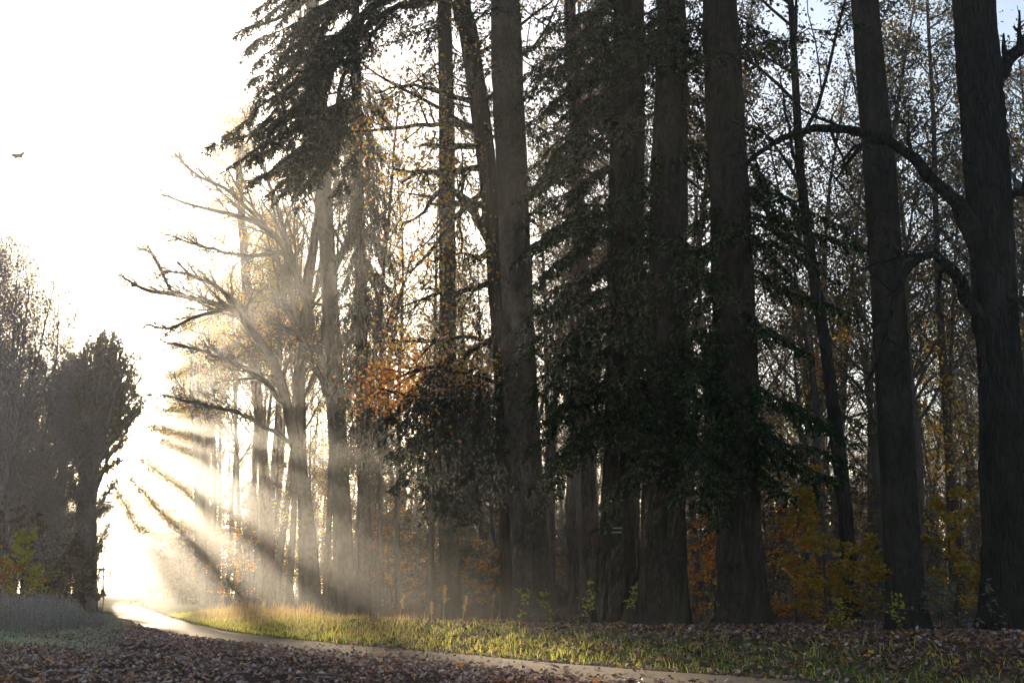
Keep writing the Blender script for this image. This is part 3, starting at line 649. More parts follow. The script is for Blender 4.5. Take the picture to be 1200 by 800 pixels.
GC = 'trees added across the far lane to shade it'  # added trees that hide and shade the bright air down the lane
r = np.random.default_rng(935)
for i in range(26):
    px, d = 108 + 112 * (i + r.random()) / 26, r.uniform(262, 325); x = (px - 600) / FPX * d
    o = copy_tree(ap[i % 2], (x, d, float(gz(x, d))), r.uniform(0, 6.28), r.uniform(.78, .95), 'pale hazy tree added across the far lane to shade it, one of many alike'); o['group'] = GC
# bare twiggy trees standing close along the hazy bend
GB = 'bare trees packed along the hazy bend'
LBB = 'slender bare tree with a fine twiggy crown at the hazy bend, one of many alike'
bp = [broad_proto('ash_tree', 31, .24, 361, 'bark_twig', 'leaf_dull', .36, 900, .16, (22, 7, 5), (20, 50), .07, .26, label=LBB, group=GB),
      broad_proto('ash_tree', 29, .2, 362, 'bark_twig', 'leaf_amber', .40, 1800, .16, (22, 7, 5), (25, 55), .06, .25, label=LBB, group=GB)]
r = np.random.default_rng(940)
for i, (px, d) in enumerate(((252, 120), (272, 108), (330, 84), (300, 96), (345, 80), (385, 78), (222, 144), (238, 130), (420, 70), (445, 76), (285, 106), (470, 74), (365, 90), (505, 72), (262, 132), (312, 104))):
    loc = gl0(px, d); rz, sc = r.uniform(0, 6.28), r.uniform(.88, 1.08) * (.8 if px < 245 else 1)
    if i < 2: bp[i].location = loc; bp[i].rotation_euler = (0, 0, rz); bp[i].scale = (sc,) * 3
    else: copy_tree(bp[i % 2], loc, rz, sc)
# lime with leafy boughs added along sun lines to cut the light into beams
rows = trunk_line([(236, 706, 14), (234, 600, 12), (230, 500, 11), (226, 400, 10), (222, 320, 8)], 118, 30)
e, base, q = big_tree('lime_tree', rows, 'bark_beech', 'hazy lime with leafy boughs added across the bright gap to cut beams', 'tree', 45, None, None, .15, .03, 12, 40)
r = np.random.default_rng(46); g = Geo(); C_ = []
for th, r0_, r1_, th_, dd in ((4, 112, 156, 1.0, 0), (15, 104, 158, .7, 2), (21, 126, 154, .4, -2), (35.5, 110, 170, .85, -1.5), (47.5, 120, 178, .8, 1.5), (58, 116, 174, .8, 0), (-14, 126, 158, .6, 1)):
    c_, s_ = math.cos(math.radians(th)), math.sin(math.radians(th)); pt = lambda rad_: (SUN_PX[0] + rad_ * c_, SUN_PX[1] + rad_ * s_)
    a_, b_ = pt(r0_), pt(r1_); ctrl = [(234, b_[1] + 22, 5), (*b_, 3.2), (*pt((r0_ + r1_) / 2), 2.2), (*a_, 1.2)]
    pl, rd = limb_px(ctrl, 118, 118 + dd, 15); tubes(g, pl, rd * .7, 6)
    p1, r1 = children(pl, rd, 12, (.25, 1), (25, 60), .13, 5, .12, -.02, .014, rng=r); tubes(g, p1, r1, 3)
    p2, r2 = children(p1, r1, 4, (.2, 1), (25, 60), .5, 4, .15, 0, .012, rng=r); tubes(g, p2, r2, 3)
    n = 1300; t = np.clip(r.uniform(.18, 1, n) + .03 * r.normal(size=n), 0, 1) * 14; i = np.minimum(t.astype(int), 13); f = (t - i)[:, None]     # leaves in a sleeve round the bough
    w_ = th_ * (.55 + .6 * np.abs(np.sin(t * 1.1 + th)))
    p = pl[0, i] * (1 - f) + pl[0, i + 1] * f + nrm(r.normal(size=(n, 3))) * (r.random(n) ** .5 * w_)[:, None] * np.array((1, 1.6, .8))
    sz = .22 * r.uniform(.6, 1.2, n); cards(g, p, r.normal(size=(n, 3)) - np.array((0, 0, .3)), r.normal(size=(n, 3)) + np.array((0, 0, .6)), sz, sz * .75, 1)
g.build('crown', ['bark_twig', 'leaf_amber'], e, base)

# dark wood on the other side of the lane
GL = 'trees of the shaded wood across the lane'
LBL = 'twiggy leafless tree in the dense shaded wood across the lane, one of many alike'
lp = [broad_proto('hornbeam_tree', 22, .17, 401, 'bark_twig_hazed', 'leaf_hazed', .10, 7500, .13, (24, 7, 5), (25, 55), .07, .34, label=LBL, group=GL),
      broad_proto('hornbeam_tree', 19, .14, 402, 'bark_twig_hazed', 'leaf_hazed', .06, 7500, .13, (26, 7, 5), (25, 60), .06, .36, label=LBL, group=GL),
      broad_proto('hornbeam_tree', 26, .2, 403, 'bark_twig_hazed', 'leaf_hazed', .22, 5000, .14, (20, 7, 5), (20, 45), .09, .3, label=LBL, group=GL)]
r = np.random.default_rng(950); used = [0] * 3; pts = []; tries = 0
spots = [(92, 112), (84, 108), (76, 116), (98, 126), (88, 130), (68, 104), (106, 140), (112, 150)]
while len(pts) < 120 and tries < 20000:
    tries += 1
    d = 62 + 190 * r.random() ** 1.5; px = r.uniform(-70, 128)
    if spots: px, d = spots.pop()
    x = (px - 600) / FPX * d; edge = -5.5 - .285 * d if d < 105 else -4.5 - .298 * d
    if x > edge - 1.2: continue
    if any((x - a) ** 2 + (d - b_) ** 2 < (2.6 if d < 110 else 4) ** 2 for a, b_ in pts): continue
    pts.append((x, d)); k_ = r.choice(3, p=[.4, .38, .22]); loc = (x, d, float(gz(x, d))); rz, sc = r.uniform(0, 6.28), r.uniform(.85, 1.1) * (1.0 if px < 60 else .85) * (.8 if d > 135 else 1); hm = 1.4 + (692 - np.interp(px, (-70, 20, 45, 75, 128), (270, 285, 320, 385, 440)) - r.uniform(-25, 30)) / FPX * d; sc = min(sc, hm / (22, 19, 26)[k_]) if d < 140 else sc
    if not used[k_]:
        o = lp[k_]; o.location = loc; o.rotation_euler = (0, 0, rz); o.scale = (sc,) * 3
    else: o = copy_tree(lp[k_], loc, rz, sc)
    o['label'] = ('twiggy brown tree', 'low bushy twiggy tree', 'tall pale stemmed bare tree')[k_] + (' fronting' if d < 75 else ' well inside' if d < 130 else ' far within') + ' the shaded wood ' + ('near the frame edge' if px < 20 else 'above the yellow shrub' if px < 65 else 'beside the domed hornbeam')
    used[k_] += 1

# very tall trees added behind the shaded wood to shade the near ground
GH = 'very tall trees added behind the shaded wood for shade'
tp = broad_proto('shade_poplar', 38, .36, 451, 'bark_twig', 'leaf_hazed', .62, 9000, .30, (30, 6, 4), (25, 60), .04, .085, label='very narrow tree added behind the shaded wood to cast shade, one of a few alike', group=GH)
for i, (d, u) in enumerate(((200, .5), (206, 2.6), (216, 1.4), (228, 3.0), (238, -.5), (190, -1.5))):
    x = u - d * math.tan(-SUN_AZ); loc = (x, d, float(gz(x, d)))
    if i == 0: tp.location = loc
    else: copy_tree(tp, loc, i * 1.3, .93 + .02 * (i % 5))

# the far wood that closes every view: one mass of trunks and leaves nobody could count
r = np.random.default_rng(980); g = Geo(); P0 = []
for (n, pa, pb, da, db, smin) in ((300, 425, 1300, 140, 205, 12), (420, 175, 1300, 215, 300, 7), (80, 95, 300, 430, 540, -60), (130, -120, 128, 255, 310, -999)):
    px = r.uniform(pa, pb, n); dd = r.uniform(da, db, n); x = (px - 600) / FPX * dd; s = road_s(x, dd)
    k_ = (s > smin) if smin > -900 else (s < -7); P0.append(np.stack([x[k_], dd[k_], gz(x[k_], dd[k_]) - .2], -1))
P0 = np.concatenate(P0); n = len(P0); H = r.uniform(14, 22, n)
pl, rd = walk(P0, np.tile([0, 0, 1.], (n, 1)), H, r.uniform(.12, .24, n), 7, .03, .03, .2, r); tubes(g, pl, rd, 5)
p1, r1 = children(pl, rd, 8, (.03, .9), (40, 85), .26, 4, .12, .04, .03, lentaper=.5, rng=r); tubes(g, p1, r1, 3)
leaves(g, p1, 76000, .55, 1, .8, r, aspect=.8); tag(g.build('far_wood', ['bark_twig', 'leaf_brown']), kind='stuff')

# the domed hornbeam at the lane's mouth
d = 100
limbs = []; r = np.random.default_rng(44)
for k_ in range(72):            # limbs fan out of the bole and end just under a dome
    a = math.pi * (.02 + .96 * ((k_ * .618) % 1)); f = r.uniform(.55, .93) ** .7; px, py = 124 - 50 * math.cos(a) * f, 470 - 88 * math.sin(a) * f + 24 * (1 - math.sin(a))
    if k_ > 57: v_ = (k_ - 58) / 13; sd_ = k_ % 2; py = 500 + 170 * v_; px = (160 - 44 * v_ ** .7 - r.uniform(0, 10)) if sd_ else 84 + 6 * r.normal()
    dy = r.uniform(-4.5, 4.5) * (1 - .6 * f); y0 = (655 - 110 * r.random()) if k_ < 58 else min(690, py + 30 + 50 * r.random())
    limbs.append(([(102 + r.normal(), y0, 6), (103 + (px - 101) * .2, y0 - (y0 - py) * .4, 5), (101 + (px - 101) * .62, y0 - (y0 - py) * .72, 4), (px, py, 2)], d, d + dy))
bare_tree('hornbeam_tree', trunk_line([(101, 698, 27), (101, 640, 24), (102, 560, 20), (108, 480, 12), (118, 400, 6)], d), limbs, d, 'bark_twig_hazed',
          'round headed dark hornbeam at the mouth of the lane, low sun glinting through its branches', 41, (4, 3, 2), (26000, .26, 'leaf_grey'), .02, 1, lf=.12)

# ------------------------------------------------------------------ shrubs and saplings
def sapling(name, loc, H, seed, leaf_mat, nl, lsz, label, group=None, cat='sapling', k=(22, 4), flat=True, spread=.5, parent_loc=None):
    r = np.random.default_rng(seed); e = empty(name, loc, label, cat, group)
    pl, rd = walk(np.array([[0, 0, -.05]]), np.array([[.05, 0, 1.]]), np.array([H]), np.array([.012 + .006 * H]), 9, .07, .05, .25, r)
    g = Geo(); tubes(g, pl, rd, 6); g.build('stem', ['bark_twig'], e)
    g = Geo(); p1, r1 = children(pl, rd, k[0], (.08, .98), (60, 88) if flat else (30, 60), spread, 7, .08, 0 if flat else .04, .005, rng=r, rf=.5); tubes(g, p1, r1, 4)
    p2, r2 = children(p1, r1, k[1], (.15, 1), (25, 50), .5, 4, .08, 0, .003, rng=r); tubes(g, p2, r2, 3)
    allp = np.concatenate([p2, p1[:, [0, 2, 4, 6]]]); idx = r.integers(0, len(allp), nl); t = r.uniform(.15, 1, nl) * 3; i = np.minimum(t.astype(int), 2); f = (t - i)[:, None]
    p = allp[idx, i] * (1 - f) + allp[idx, i + 1] * f + r.normal(size=(nl, 3)) * np.array((.05, .05, .025)); dd = r.normal(size=(nl, 3)) * np.array((1, 1, .45)); zz = r.normal(size=(nl, 3)) * .45 + np.array((0, 0, 1.))
    sz = lsz * r.uniform(.65, 1.2, nl); cards(g, p, dd, zz, sz, sz * .66, 1)
    g.build('foliage', ['bark_twig', leaf_mat], e); return e
def gl(px, d):
    x = (px - 600) / FPX * d; return (x, d, float(gz(x, d)))
sapling('beech_sapling', gl(962, 33), 4.2, 501, 'leaf_amber', 4600, .12, 'amber leaved beech sapling filling the gap between the mossy fir and the leaning spruce trunk', k=(26, 5), spread=.42)
sapling('beech_sapling', gl(925, 36), 3.2, 502, 'leaf_orange', 2200, .12, 'rusty orange beech sapling close behind the mossy fir', spread=.45)
sapling('beech_sapling', gl(1000, 31.5), 2.2, 503, 'leaf_amber', 2000, .12, 'low yellow green sapling at the foot of the leaning spruce trunk', spread=.55)
sapling('beech_sapling', gl(1110, 33), 3.6, 504, 'leaf_amber', 3000, .12, 'amber leaved beech sapling between the leaning spruce and the oak with arched boughs', spread=.42)
sapling('beech_sapling', gl(1090, 30.5), 1.3, 505, 'leaf_grey', 350, .12, 'low drooping olive leaved sapling against the foot of the leaning spruce', spread=.6)
sapling('beech_sapling', gl(818, 40), 3.4, 506, 'leaf_orange', 2600, .12, 'bright orange beech sapling in the gap beside the mossy fir', spread=.4)
sapling('beech_sapling', gl(578, 46), 4.6, 507, 'leaf_orange', 1900, .12, 'red and orange young beech beyond the drooping spruce boughs', spread=.38)
sapling('beech_sapling', gl(275, 78), 5.2, 508, 'leaf_orange', 1200, .13, 'faint orange young beech lit within the sunbeams', spread=.45)
for k_, (px, d, H, nl, mt, lb) in enumerate(((641, 35.1, .95, 60, 'leaf_yellow', 'yellow leaved seedling at the foot of the tall spruce, toward the marked fir'), (609, 34.1, 1.0, 46, 'leaf_yellow', 'yellow green seedling against the sunlit foot of the tall spruce'),
        (689, 34.6, 1.1, 80, 'leaf_yellow', 'bright yellow seedling beside the foot of the marked fir'), (745, 34.1, 1.3, 80, 'leaf_yellow', 'yellow seedling in the gap between the marked fir and the pale edged fir'), (833, 32.6, 1.2, 90, 'leaf_yellow', 'pale green yellow seedling leaning against the mossy fir'),
        (1045, 29.6, .9, 60, 'leaf_yellow', 'small pale yellow seedling in front of the leaning spruce foot'), (1150, 29.1, 1.1, 70, 'leaf_grey', 'dull green seedling in front of the oak with arched boughs'), (975, 31.1, .8, 60, 'leaf_yellow', 'yellow green seedling below the big amber sapling'))):
    sapling('seedling', gl(px, d), H, 520 + k_, mt, nl, .12, lb, None, 'seedling', (9, 2), False, .45)
# understory deep in the forest
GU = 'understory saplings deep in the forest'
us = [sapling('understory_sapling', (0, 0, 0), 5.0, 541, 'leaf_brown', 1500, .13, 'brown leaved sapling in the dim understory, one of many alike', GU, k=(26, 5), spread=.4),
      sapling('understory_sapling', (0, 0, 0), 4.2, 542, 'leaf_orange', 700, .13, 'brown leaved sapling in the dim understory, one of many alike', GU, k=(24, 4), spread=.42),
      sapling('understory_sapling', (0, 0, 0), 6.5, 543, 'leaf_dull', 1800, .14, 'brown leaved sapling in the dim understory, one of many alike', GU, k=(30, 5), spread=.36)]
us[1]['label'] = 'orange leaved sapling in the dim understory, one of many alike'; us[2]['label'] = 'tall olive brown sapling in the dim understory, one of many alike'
r = np.random.default_rng(960); used = [0] * 3; n = 0
while n < 175:
    d = 44 + 130 * r.random(); px = r.uniform(160, 1260); x = (px - 600) / FPX * d
    if road_s(x, d) < 7: continue
    if d < 90 and road_s(x, d) < 14: continue
    k_ = r.choice(3, p=[.45, .2, .35]); loc = (x, d, float(gz(x, d))); n += 1; rz, sc = r.uniform(0, 6.28), r.uniform(.7, 1.35) * (1 + .4 * (d > 90))
    o = us[k_]
    if not used[k_]: us[k_].location = loc; us[k_].rotation_euler = (0, 0, rz); us[k_].scale = (sc,) * 3
    else: o = copy_tree(us[k_], loc, rz, sc)
    o['label'] = zone(('brown leaved sapling', 'orange leaved sapling', 'olive brown sapling')[k_], px, d)
    used[k_] += 1
r = np.random.default_rng(966)
for i in range(46):
    px, d = r.uniform(395, 650), r.uniform(74, 135); o = copy_tree(us[i % 3], gl(px, d), r.uniform(0, 6.28), r.uniform(1.2, 2.0)); o['label'] = zone(('brown leaved sapling', 'orange leaved sapling', 'olive brown sapling')[i % 3], px, d)
GE = 'tall saplings along the sunlit forest edge'
ue = copy_tree(us[0], (0, 0, 0), 0, 1, 'tall hazy sapling along the sunlit forest edge, one of many alike'); ue['group'] = GE; r = np.random.default_rng(965)
for i in range(64):
    d = 108 + 190 * (i + r.random()) / 64; s_ = r.uniform(3.4, 10) if d < 150 else r.uniform(4.2, 10); x = float(np.interp(d, RC[:, 1], RC[:, 0])) + s_; loc = (x, d, float(gz(x, d))); rz, sc = r.uniform(0, 6.28), r.uniform(1.2, 2.3)
    if i == 0: ue.location = loc; ue.scale = (sc,) * 3
    else: copy_tree(ue, loc, rz, sc)
# shrub and thicket across the lane
sapling('hazel_shrub', gl(32, 58), 3.6, 561, 'leaf_yellow', 2600, .13, 'yellow green leaved shrub above the grey dry weeds at the wood edge', None, 'shrub', (26, 5), False, .5)
sapling('beech_shrub', gl(8, 57), 3.0, 562, 'leaf_orange', 2200, .13, 'russet orange low shrub below the yellow green shrub at the wood edge', None, 'shrub', (26, 5), True, .5)
sapling('beech_shrub', gl(58, 60), 2.2, 563, 'leaf_amber', 700, .12, 'small amber shrub at the wood edge near the domed hornbeam', None, 'shrub', (20, 4), True, .6)
GT = 'saplings at the edge of the shaded wood'
us2 = sapling('wood_edge_sapling', gl(100, 97), 5.5, 571, 'leaf_brown', 1500, .15, 'brown twiggy sapling at the edge of the shaded wood, one of several alike', GT, k=(30, 5), spread=.4)
r = np.random.default_rng(970)
for px, d in ((110, 99), (104, 101), (88, 103), (80, 101), (95, 108), (84, 112), (72, 106), (92, 116), (108, 120), (90, 92), (75, 84), (60, 78), (45, 72), (28, 70), (10, 68), (98, 104), (-8, 66), (20, 78), (50, 86), (80, 98), (70, 74)): copy_tree(us2, gl(px, d), r.uniform(0, 6.28), r.uniform(.7, 1.15))

# ------------------------------------------------------------------ ground cover
LV = [(0, 0, 0), (.30, .22, .10), (.24, .62, .0), (0, 1, .06), (-.26, .60, .1), (-.32, .26, .02), (0, .45, -.07)]
LF = [(6, 0, 1), (6, 1, 2), (6, 2, 3), (6, 3, 4), (6, 4, 5), (6, 5, 0)]
def litter(g, x, y, size, rng, tilt=.45, lift=.02):
    n = len(x); z = gz(x, y); s = np.abs(road_s(x, y)); z = np.where(s < 1.5, .02 - .045 * (s / 1.5) ** 2, z)
    Zv = nrm(np.stack([rng.normal(size=n) * tilt, rng.normal(size=n) * tilt, np.ones(n)], -1)); a = rng.uniform(0, 6.28, n)
    Xv = nrm(np.cross(np.stack([np.cos(a), np.sin(a), 0 * a], -1), Zv)); Yv = np.cross(Zv, Xv)
    stamp(g, LV, LF, np.stack([x, y, z + lift + rng.uniform(0, .03, n)], -1), Xv, Yv, Zv * rng.uniform(-.8, 3.0, n)[:, None], size * rng.uniform(.45, 1.55, n))
r = np.random.default_rng(31); g = Geo()
n = 60000; x = r.uniform(-13, 14, n); y = 9 + 27 * r.random(n) ** .8; s = road_s(x, y)
clump = .5 + .5 * np.sin(x * 1.1 + 2 * np.sin(y * .6)) * np.sin(y * .9 + x * .4)
pk = np.where(s < -1.4, 1.0 * (1 - .85 * smooth((grassiness(x, y) - .3) / .5)) * (.55 + .45 * clump), np.where(s < 1.5, .05 + .3 * (np.abs(s) > 1.15) + .75 * smooth((-s - .35) / 1.1) * smooth((36 - y) / 9), np.where(s < 5, .45, .4)))
k_ = r.random(n) < pk * np.where(y < 17, .25, 1); litter(g, x[k_], y[k_], .085, r)
n = 22000; y = r.uniform(34, 66, n); s = -r.uniform(1.1, 6, n); x = np.interp(y, RC[:, 1], RC[:, 0]) + s * 1.12; k_ = r.random(n) < .85 - .6 * grassiness(x, y) - .3 * smooth((y - 50) / 14); litter(g, x[k_], y[k_], .095, r)
tag(g.build('leaf_litter', ['litter']), kind='stuff')
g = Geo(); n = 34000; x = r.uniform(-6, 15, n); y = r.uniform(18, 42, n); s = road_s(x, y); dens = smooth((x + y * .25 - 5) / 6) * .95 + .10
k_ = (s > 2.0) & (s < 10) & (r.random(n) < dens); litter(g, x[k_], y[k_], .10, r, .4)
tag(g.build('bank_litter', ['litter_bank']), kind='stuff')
def blades(g, x, y, H, wd, rng, lean=.35, mi=0, seg=2, z=None):
    n = len(x); z = gz(x, y) - .02 if z is None else z; a = rng.uniform(0, 6.28, n); l = rng.uniform(.1, 1, n) * lean
    d = np.stack([np.cos(a) * l, np.sin(a) * l, np.ones(n)], -1); p = np.stack([x, y, z], -1); H = np.asarray(H)[:, None]
    sdv = np.stack([-np.sin(a), np.cos(a), 0 * a], -1) * wd / 2; sdv[:, 0] = np.abs(sdv[:, 0]) * .6 + wd * .25
    m_ = p + d * H * .55; tp = p + d * H * np.array((1.6, 1.6, .96)) + 0
    v = np.stack([p - sdv, p + sdv, m_ + sdv * .8, tp, m_ - sdv * .8], 1); i = np.arange(n * 5).reshape(n, 5)
    g.add(v, i[:, [0, 1, 2, 4]], mi, False); g.add(np.zeros((0, 3)), i[:, [4, 2, 3]] - g.n + (g.n - n * 5), mi, False) if False else g.f.append((i[:, [4, 2, 3]] + g.n - n * 5, mi, False))
r = np.random.default_rng(32); g = Geo()
n = 200000; x = r.uniform(-24, 12, n); y = r.uniform(19, 80, n); s = road_s(x, y); pk = smooth((s - 1.45) / .35) * (1 - smooth((s - 3.0) / 2.4)) * (.10 + .90 * smooth((8.5 - x - .25 * (y - 30)) / 8))
cl = .5 + .5 * np.sin(x * 2.3 + np.sin(y * 1.7) * 2) * np.sin(y * 1.9 - x); k_ = r.random(n) < pk * (.35 + .65 * cl)
blades(g, x[k_], y[k_], r.uniform(.05, .21, k_.sum()) * (1 + .5 * (cl[k_] > .8)), .0125, r, .7); tag(g.build('verge_grass', ['grass']), kind='stuff')
g = Geo(); n = 26000; x = r.uniform(-19, -1, n); y = r.uniform(33, 72, n); s = road_s(x, y)
k_ = (s > 2.2) & (s < 5.2) & (r.random(n) < .25 + .75 * (np.sin(x * 1.3) * np.sin(y * .5 + 1) > -.1)) & (x < -2.6)
hh = r.uniform(.25, .85, k_.sum()) * np.where(x[k_] < -7, 1, .5) * (.75 + .35 * np.sin(x[k_] * 1.9) * np.sin(y[k_] * .8)); blades(g, x[k_], y[k_], hh, .014, r, .3)
tag(g.build('dry_grass', ['grass_dry']), kind='stuff')
g = Geo(); n = 75000; x = r.uniform(-30, -6, n); y = r.uniform(27, 75, n); s = road_s(x, y); pxx = 600 + x / y * FPX
k_ = (s < -1.45) & (r.random(n) < grassiness(x, y) * 1.3); blades(g, x[k_], y[k_], r.uniform(.05, .18, k_.sum()) * (1 + .9 * (s[k_] > -2.6) * (y[k_] > 38)), .016, r, .6); tag(g.build('mown_grass', ['grass_pale']), kind='stuff')
# grey dry weeds across the lane
g = Geo(); n = 6500; y = 36 + 34 * r.random(n); pxx = r.uniform(-60, 140, n); x = (pxx - 600) / FPX * y; s = road_s(x, y); cl = np.sin(x * .9) * np.sin(y * .8)
k_ = (s < -2.4) & (y > 38.5 + 2.2 * np.sin(x * .8) + np.clip((pxx - 60) * .22, 0, 20)) & (cl > -.75); x, y = x[k_], y[k_]; n = len(x); z = gz(x, y); H = r.uniform(.35, 1.45, n) * (.8 + .3 * np.sin(x * 1.2) * np.sin(y * .7)) * (1 - .72 * smooth((pxx[k_] - 84) / 34))
a = r.uniform(0, 6.28, n); pl, rd = walk(np.stack([x, y, z], -1), nrm(np.stack([np.cos(a) * .15, np.sin(a) * .15, np.ones(n)], -1)), H, np.full(n, .006), 4, .08, 0, .5, r); tubes(g, pl, rd, 3)
p1, r1 = children(pl, rd, 3, (.35, 1), (20, 50), .32, 2, .1, .05, .004, rng=r); tubes(g, p1, r1, 3); leaves(g, p1, 30000, .065, 0, .03, r); leaves(g, pl, 12000, .07, 0, .04, r)
tag(g.build('dry_weeds', ['heath']), kind='stuff')
# single tall dead weeds in the sunny verge
for k_, (px, d, H, lb) in enumerate(((521, 38, 1.05, 'tallest pale dead weed with a ragged seed head in the sunny verge'), (543, 37, .75, 'dead weed with a bent seed head between the tallest weed and the tall spruce'), (575, 36, .8, 'slim dead weed in front of the leaning oak foot'), (508, 39, .6, 'short dead weed just before the tallest one'), (471, 41, .8, 'dead weed by the foot of the weeping spruce'))):
    r2_ = np.random.default_rng(600 + k_); loc = gl(px, d); e = empty('dead_weed', loc, lb, 'weed'); g = Geo()
    pl, rd = walk(np.array([[0, 0, -.03]]), np.array([[.08, 0, 1.]]), np.array([H]), np.array([.008]), 8, .06, .02, .6, r2_); tubes(g, pl, rd, 5); g.build('stem', ['grass_dry'], e)
    g = Geo(); p1, r1 = children(pl, rd, 12, (.45, 1), (20, 50), .16, 4, .1, .05, .003, rng=r2_); tubes(g, p1, r1, 3); leaves(g, p1, 150, .05, 0, .015, r2_); g.build('seed_head', ['grass_dry'], e)
# single fallen leaves that stand out
def one_leaf(px, py, size, mat, label, seed, tilt=.25, up=False):
    r2_ = np.random.default_rng(seed); rr = ray(px, py); d = 10.
    for _ in range(200):
        p = np.array((0, 0, CAMZ)) + rr * (d / rr[1]); 
        s_ = abs(float(road_s(p[0], p[1]))); zz = float(gz(p[0], p[1])) if s_ > 1.5 else .02 - .045 * (s_ / 1.5) ** 2
        if p[2] < zz + .03: break
        d += .25
    p[2] = zz + .055; Zv = nrm(np.array([[r2_.normal() * tilt, -.5 if not up else -3., 1.]])); Xv = nrm(np.cross(np.array([[math.cos(seed), math.sin(seed), 0]]) if not up else np.array([[0, .3, -1.]]), Zv)); Yv = np.cross(Zv, Xv)
    g = Geo(); lobes = []
    for k_ in range(5):          # five pointed lobes, maple fashion
        a = (k_ - 2) * .95; L_ = (.62, .85, 1, .85, .62)[k_]; lobes += [(math.sin(a - .42) * .34, math.cos(a - .42) * .34, .04), (math.sin(a - .16) * L_ * .72, math.cos(a - .16) * L_ * .72, .08), (math.sin(a) * L_, math.cos(a) * L_, .0), (math.sin(a + .16) * L_ * .72, math.cos(a + .16) * L_ * .72, .07)]
    tv = [(0, 0, 0)] + lobes + [(math.sin(2.4) * .3, math.cos(2.4) * .3, .03), (0, -.12, 0)]
    tf = [(0, i, i + 1) for i in range(1, len(tv) - 1)] + [(0, len(tv) - 1, 1)]
    stamp(g, tv, tf, p[None], Xv, Yv, Zv, size * .6); tag(g.build('fallen_leaf', [mat], None, tuple(p)), label, 'leaf')
for a in ((1021, 767, .19, 'leaf_fallen', 'bright yellow maple leaf lying alone on the brown bank, clearest of all', 1), (1046, 784, .19, 'leaf_rust', 'rusty orange leaf at the lane edge below the bright yellow maple leaf', 2), (951, 782, .16, 'leaf_fallen', 'small yellow leaf on the green bank edge below the mossy fir', 3),
          (1121, 784, .17, 'leaf_rust', 'dull orange leaf low on the bank below the oak with arched boughs', 4), (1195, 783, .16, 'leaf_fallen', 'pale yellow leaf low on the bank, last one towards the frame edge', 5), (977, 757, .15, 'leaf_rust', 'tan leaf near the top of the bank below the amber sapling', 6),
          (541, 781, .17, 'leaf_rust', 'upright rusty leaf standing on edge in the litter before the lane', 7), (110, 784, .20, 'leaf_fallen', 'yellow leaf standing out in the litter by the pale grass patch', 8), (66, 790, .18, 'leaf_rust', 'orange leaf in the litter next to the yellow one by the pale grass', 9), (82, 774, .16, 'leaf_rust', 'reddish leaf on the pale grass patch edge', 10), (201, 776, .16, 'leaf_rust', 'orange leaf lying among dark litter between pale grass and lane', 11), (8, 797, .18, 'leaf_rust', 'orange leaf in the frame corner of the litter', 12)):
    one_leaf(*a, up=(a[0] == 541))
# leaves drifting in the sky
for k_, (px, py, d, sz, lb) in enumerate(((20, 183, 14, .14, 'curled brown leaf drifting in the white sky'), (-1, 190, 14, .05, 'scrap of a leaf at the frame edge beside the drifting leaf'))):
    r2_ = np.random.default_rng(700 + k_); p = at(px, py, d); g = Geo()
    tv = [(0, 0, 0), (-.55, .02, .02), (-.35, .22, .05), (-.05, .2, 0), (.25, .2, .05), (.45, .42, .1), (.6, .28, .05), (.4, .05, -.05), (.55, -.28, .1), (.15, -.12, 0), (-.05, -.38, .1), (-.2, -.12, 0)]
    tf = [(0, i, i + 1) for i in range(1, 11)] + [(0, 11, 1)]
    stamp(g, tv, tf, p[None], np.array([[1., .1, 0]]), np.array([[0, .35, 1.]]), np.array([[0, -1., .35]]), sz); tag(g.build('drifting_leaf', ['leaf_tan'], None, tuple(p)), lb, 'leaf')

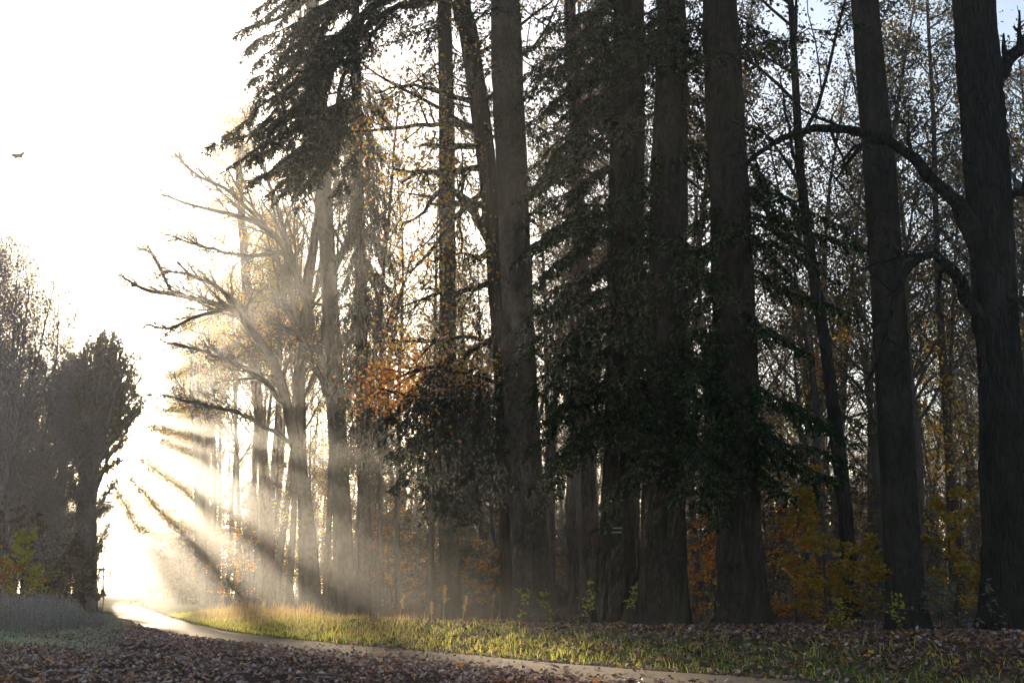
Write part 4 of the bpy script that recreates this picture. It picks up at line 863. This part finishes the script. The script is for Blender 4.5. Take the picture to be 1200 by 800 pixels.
# ------------------------------------------------------------------ road signs at the lane's mouth
def board(g, outline, y, th=.03):
    n = len(outline); V = [(x, y, z) for x, z in outline] + [(x, y + th, z) for x, z in outline]
    for a, b_ in (((0, y), range(n)),): pass
    c0 = np.mean(outline, 0); V += [(c0[0], y, c0[1]), (c0[0], y + th, c0[1])]
    f3 = [(2 * n, (i + 1) % n, i) for i in range(n)] + [(2 * n + 1, n + i, n + (i + 1) % n) for i in range(n)]
    g.add(V, f3, 0, False); g.f.append((np.array([(i, (i + 1) % n, n + (i + 1) % n, n + i) for i in range(n)]) + g.n - len(V), 0, False))
def sign(px, d, shape, hh, label):
    loc = gl(px, d); e = empty('road_sign', loc, label, 'sign'); g = Geo()
    tubes(g, np.array([[(0, 0, -.2), (0, 0, hh * .5), (0, 0, hh)]]), np.array([[.03, .03, .03]]), 10); g.build('post', ['post_steel'], e)
    g = Geo(); board(g, shape, -.05); g.build('board', ['sign_back'], e)
    g = Geo()
    for z_ in (hh - .12, hh - .28):
        tubes(g, np.array([[(-.07, -.02, z_), (0, -.035, z_), (.07, -.02, z_)]]), np.array([[.012] * 3]), 6)
    g.build('bracket', ['post_steel'], e); e.rotation_euler = (0, 0, -.25)
d = 80
sign(130.5, d, [(-.24, 1.12), (.24, 1.12), (.25, 1.16), (.02, 1.62), (-.02, 1.62), (-.25, 1.16)], 1.5, 'dark triangular road sign seen from behind at the mouth of the lane')
sign(123.8, d, [(.24 * math.cos(t), 1.08 + .24 * math.sin(t)) for t in np.linspace(0, 2 * math.pi, 25)[:-1]], 1.25, 'dark round road sign half hidden beside the triangular one at the lane mouth')

# ------------------------------------------------------------------ haze
m, nt, out = nodes('haze_air'); pv = nt.nodes.new('ShaderNodeVolumePrincipled')
pv.inputs['Color'].default_value = (.93, .95, 1.0, 1); pv.inputs['Density'].default_value = HAZE; pv.inputs['Anisotropy'].default_value = HAZE_G
nt.links.new(pv.outputs[0], out.inputs['Volume'])
g = Geo(); V = [(x, y, z) for z in (-2.0, 43.0) for y in (-70, 720) for x in (-440, 440)]
g.add(V, [(0, 2, 3, 1), (4, 5, 7, 6), (0, 1, 5, 4), (2, 6, 7, 3), (0, 4, 6, 2), (1, 3, 7, 5)], 0, False); tag(g.build('haze', ['haze_air']), kind='stuff')
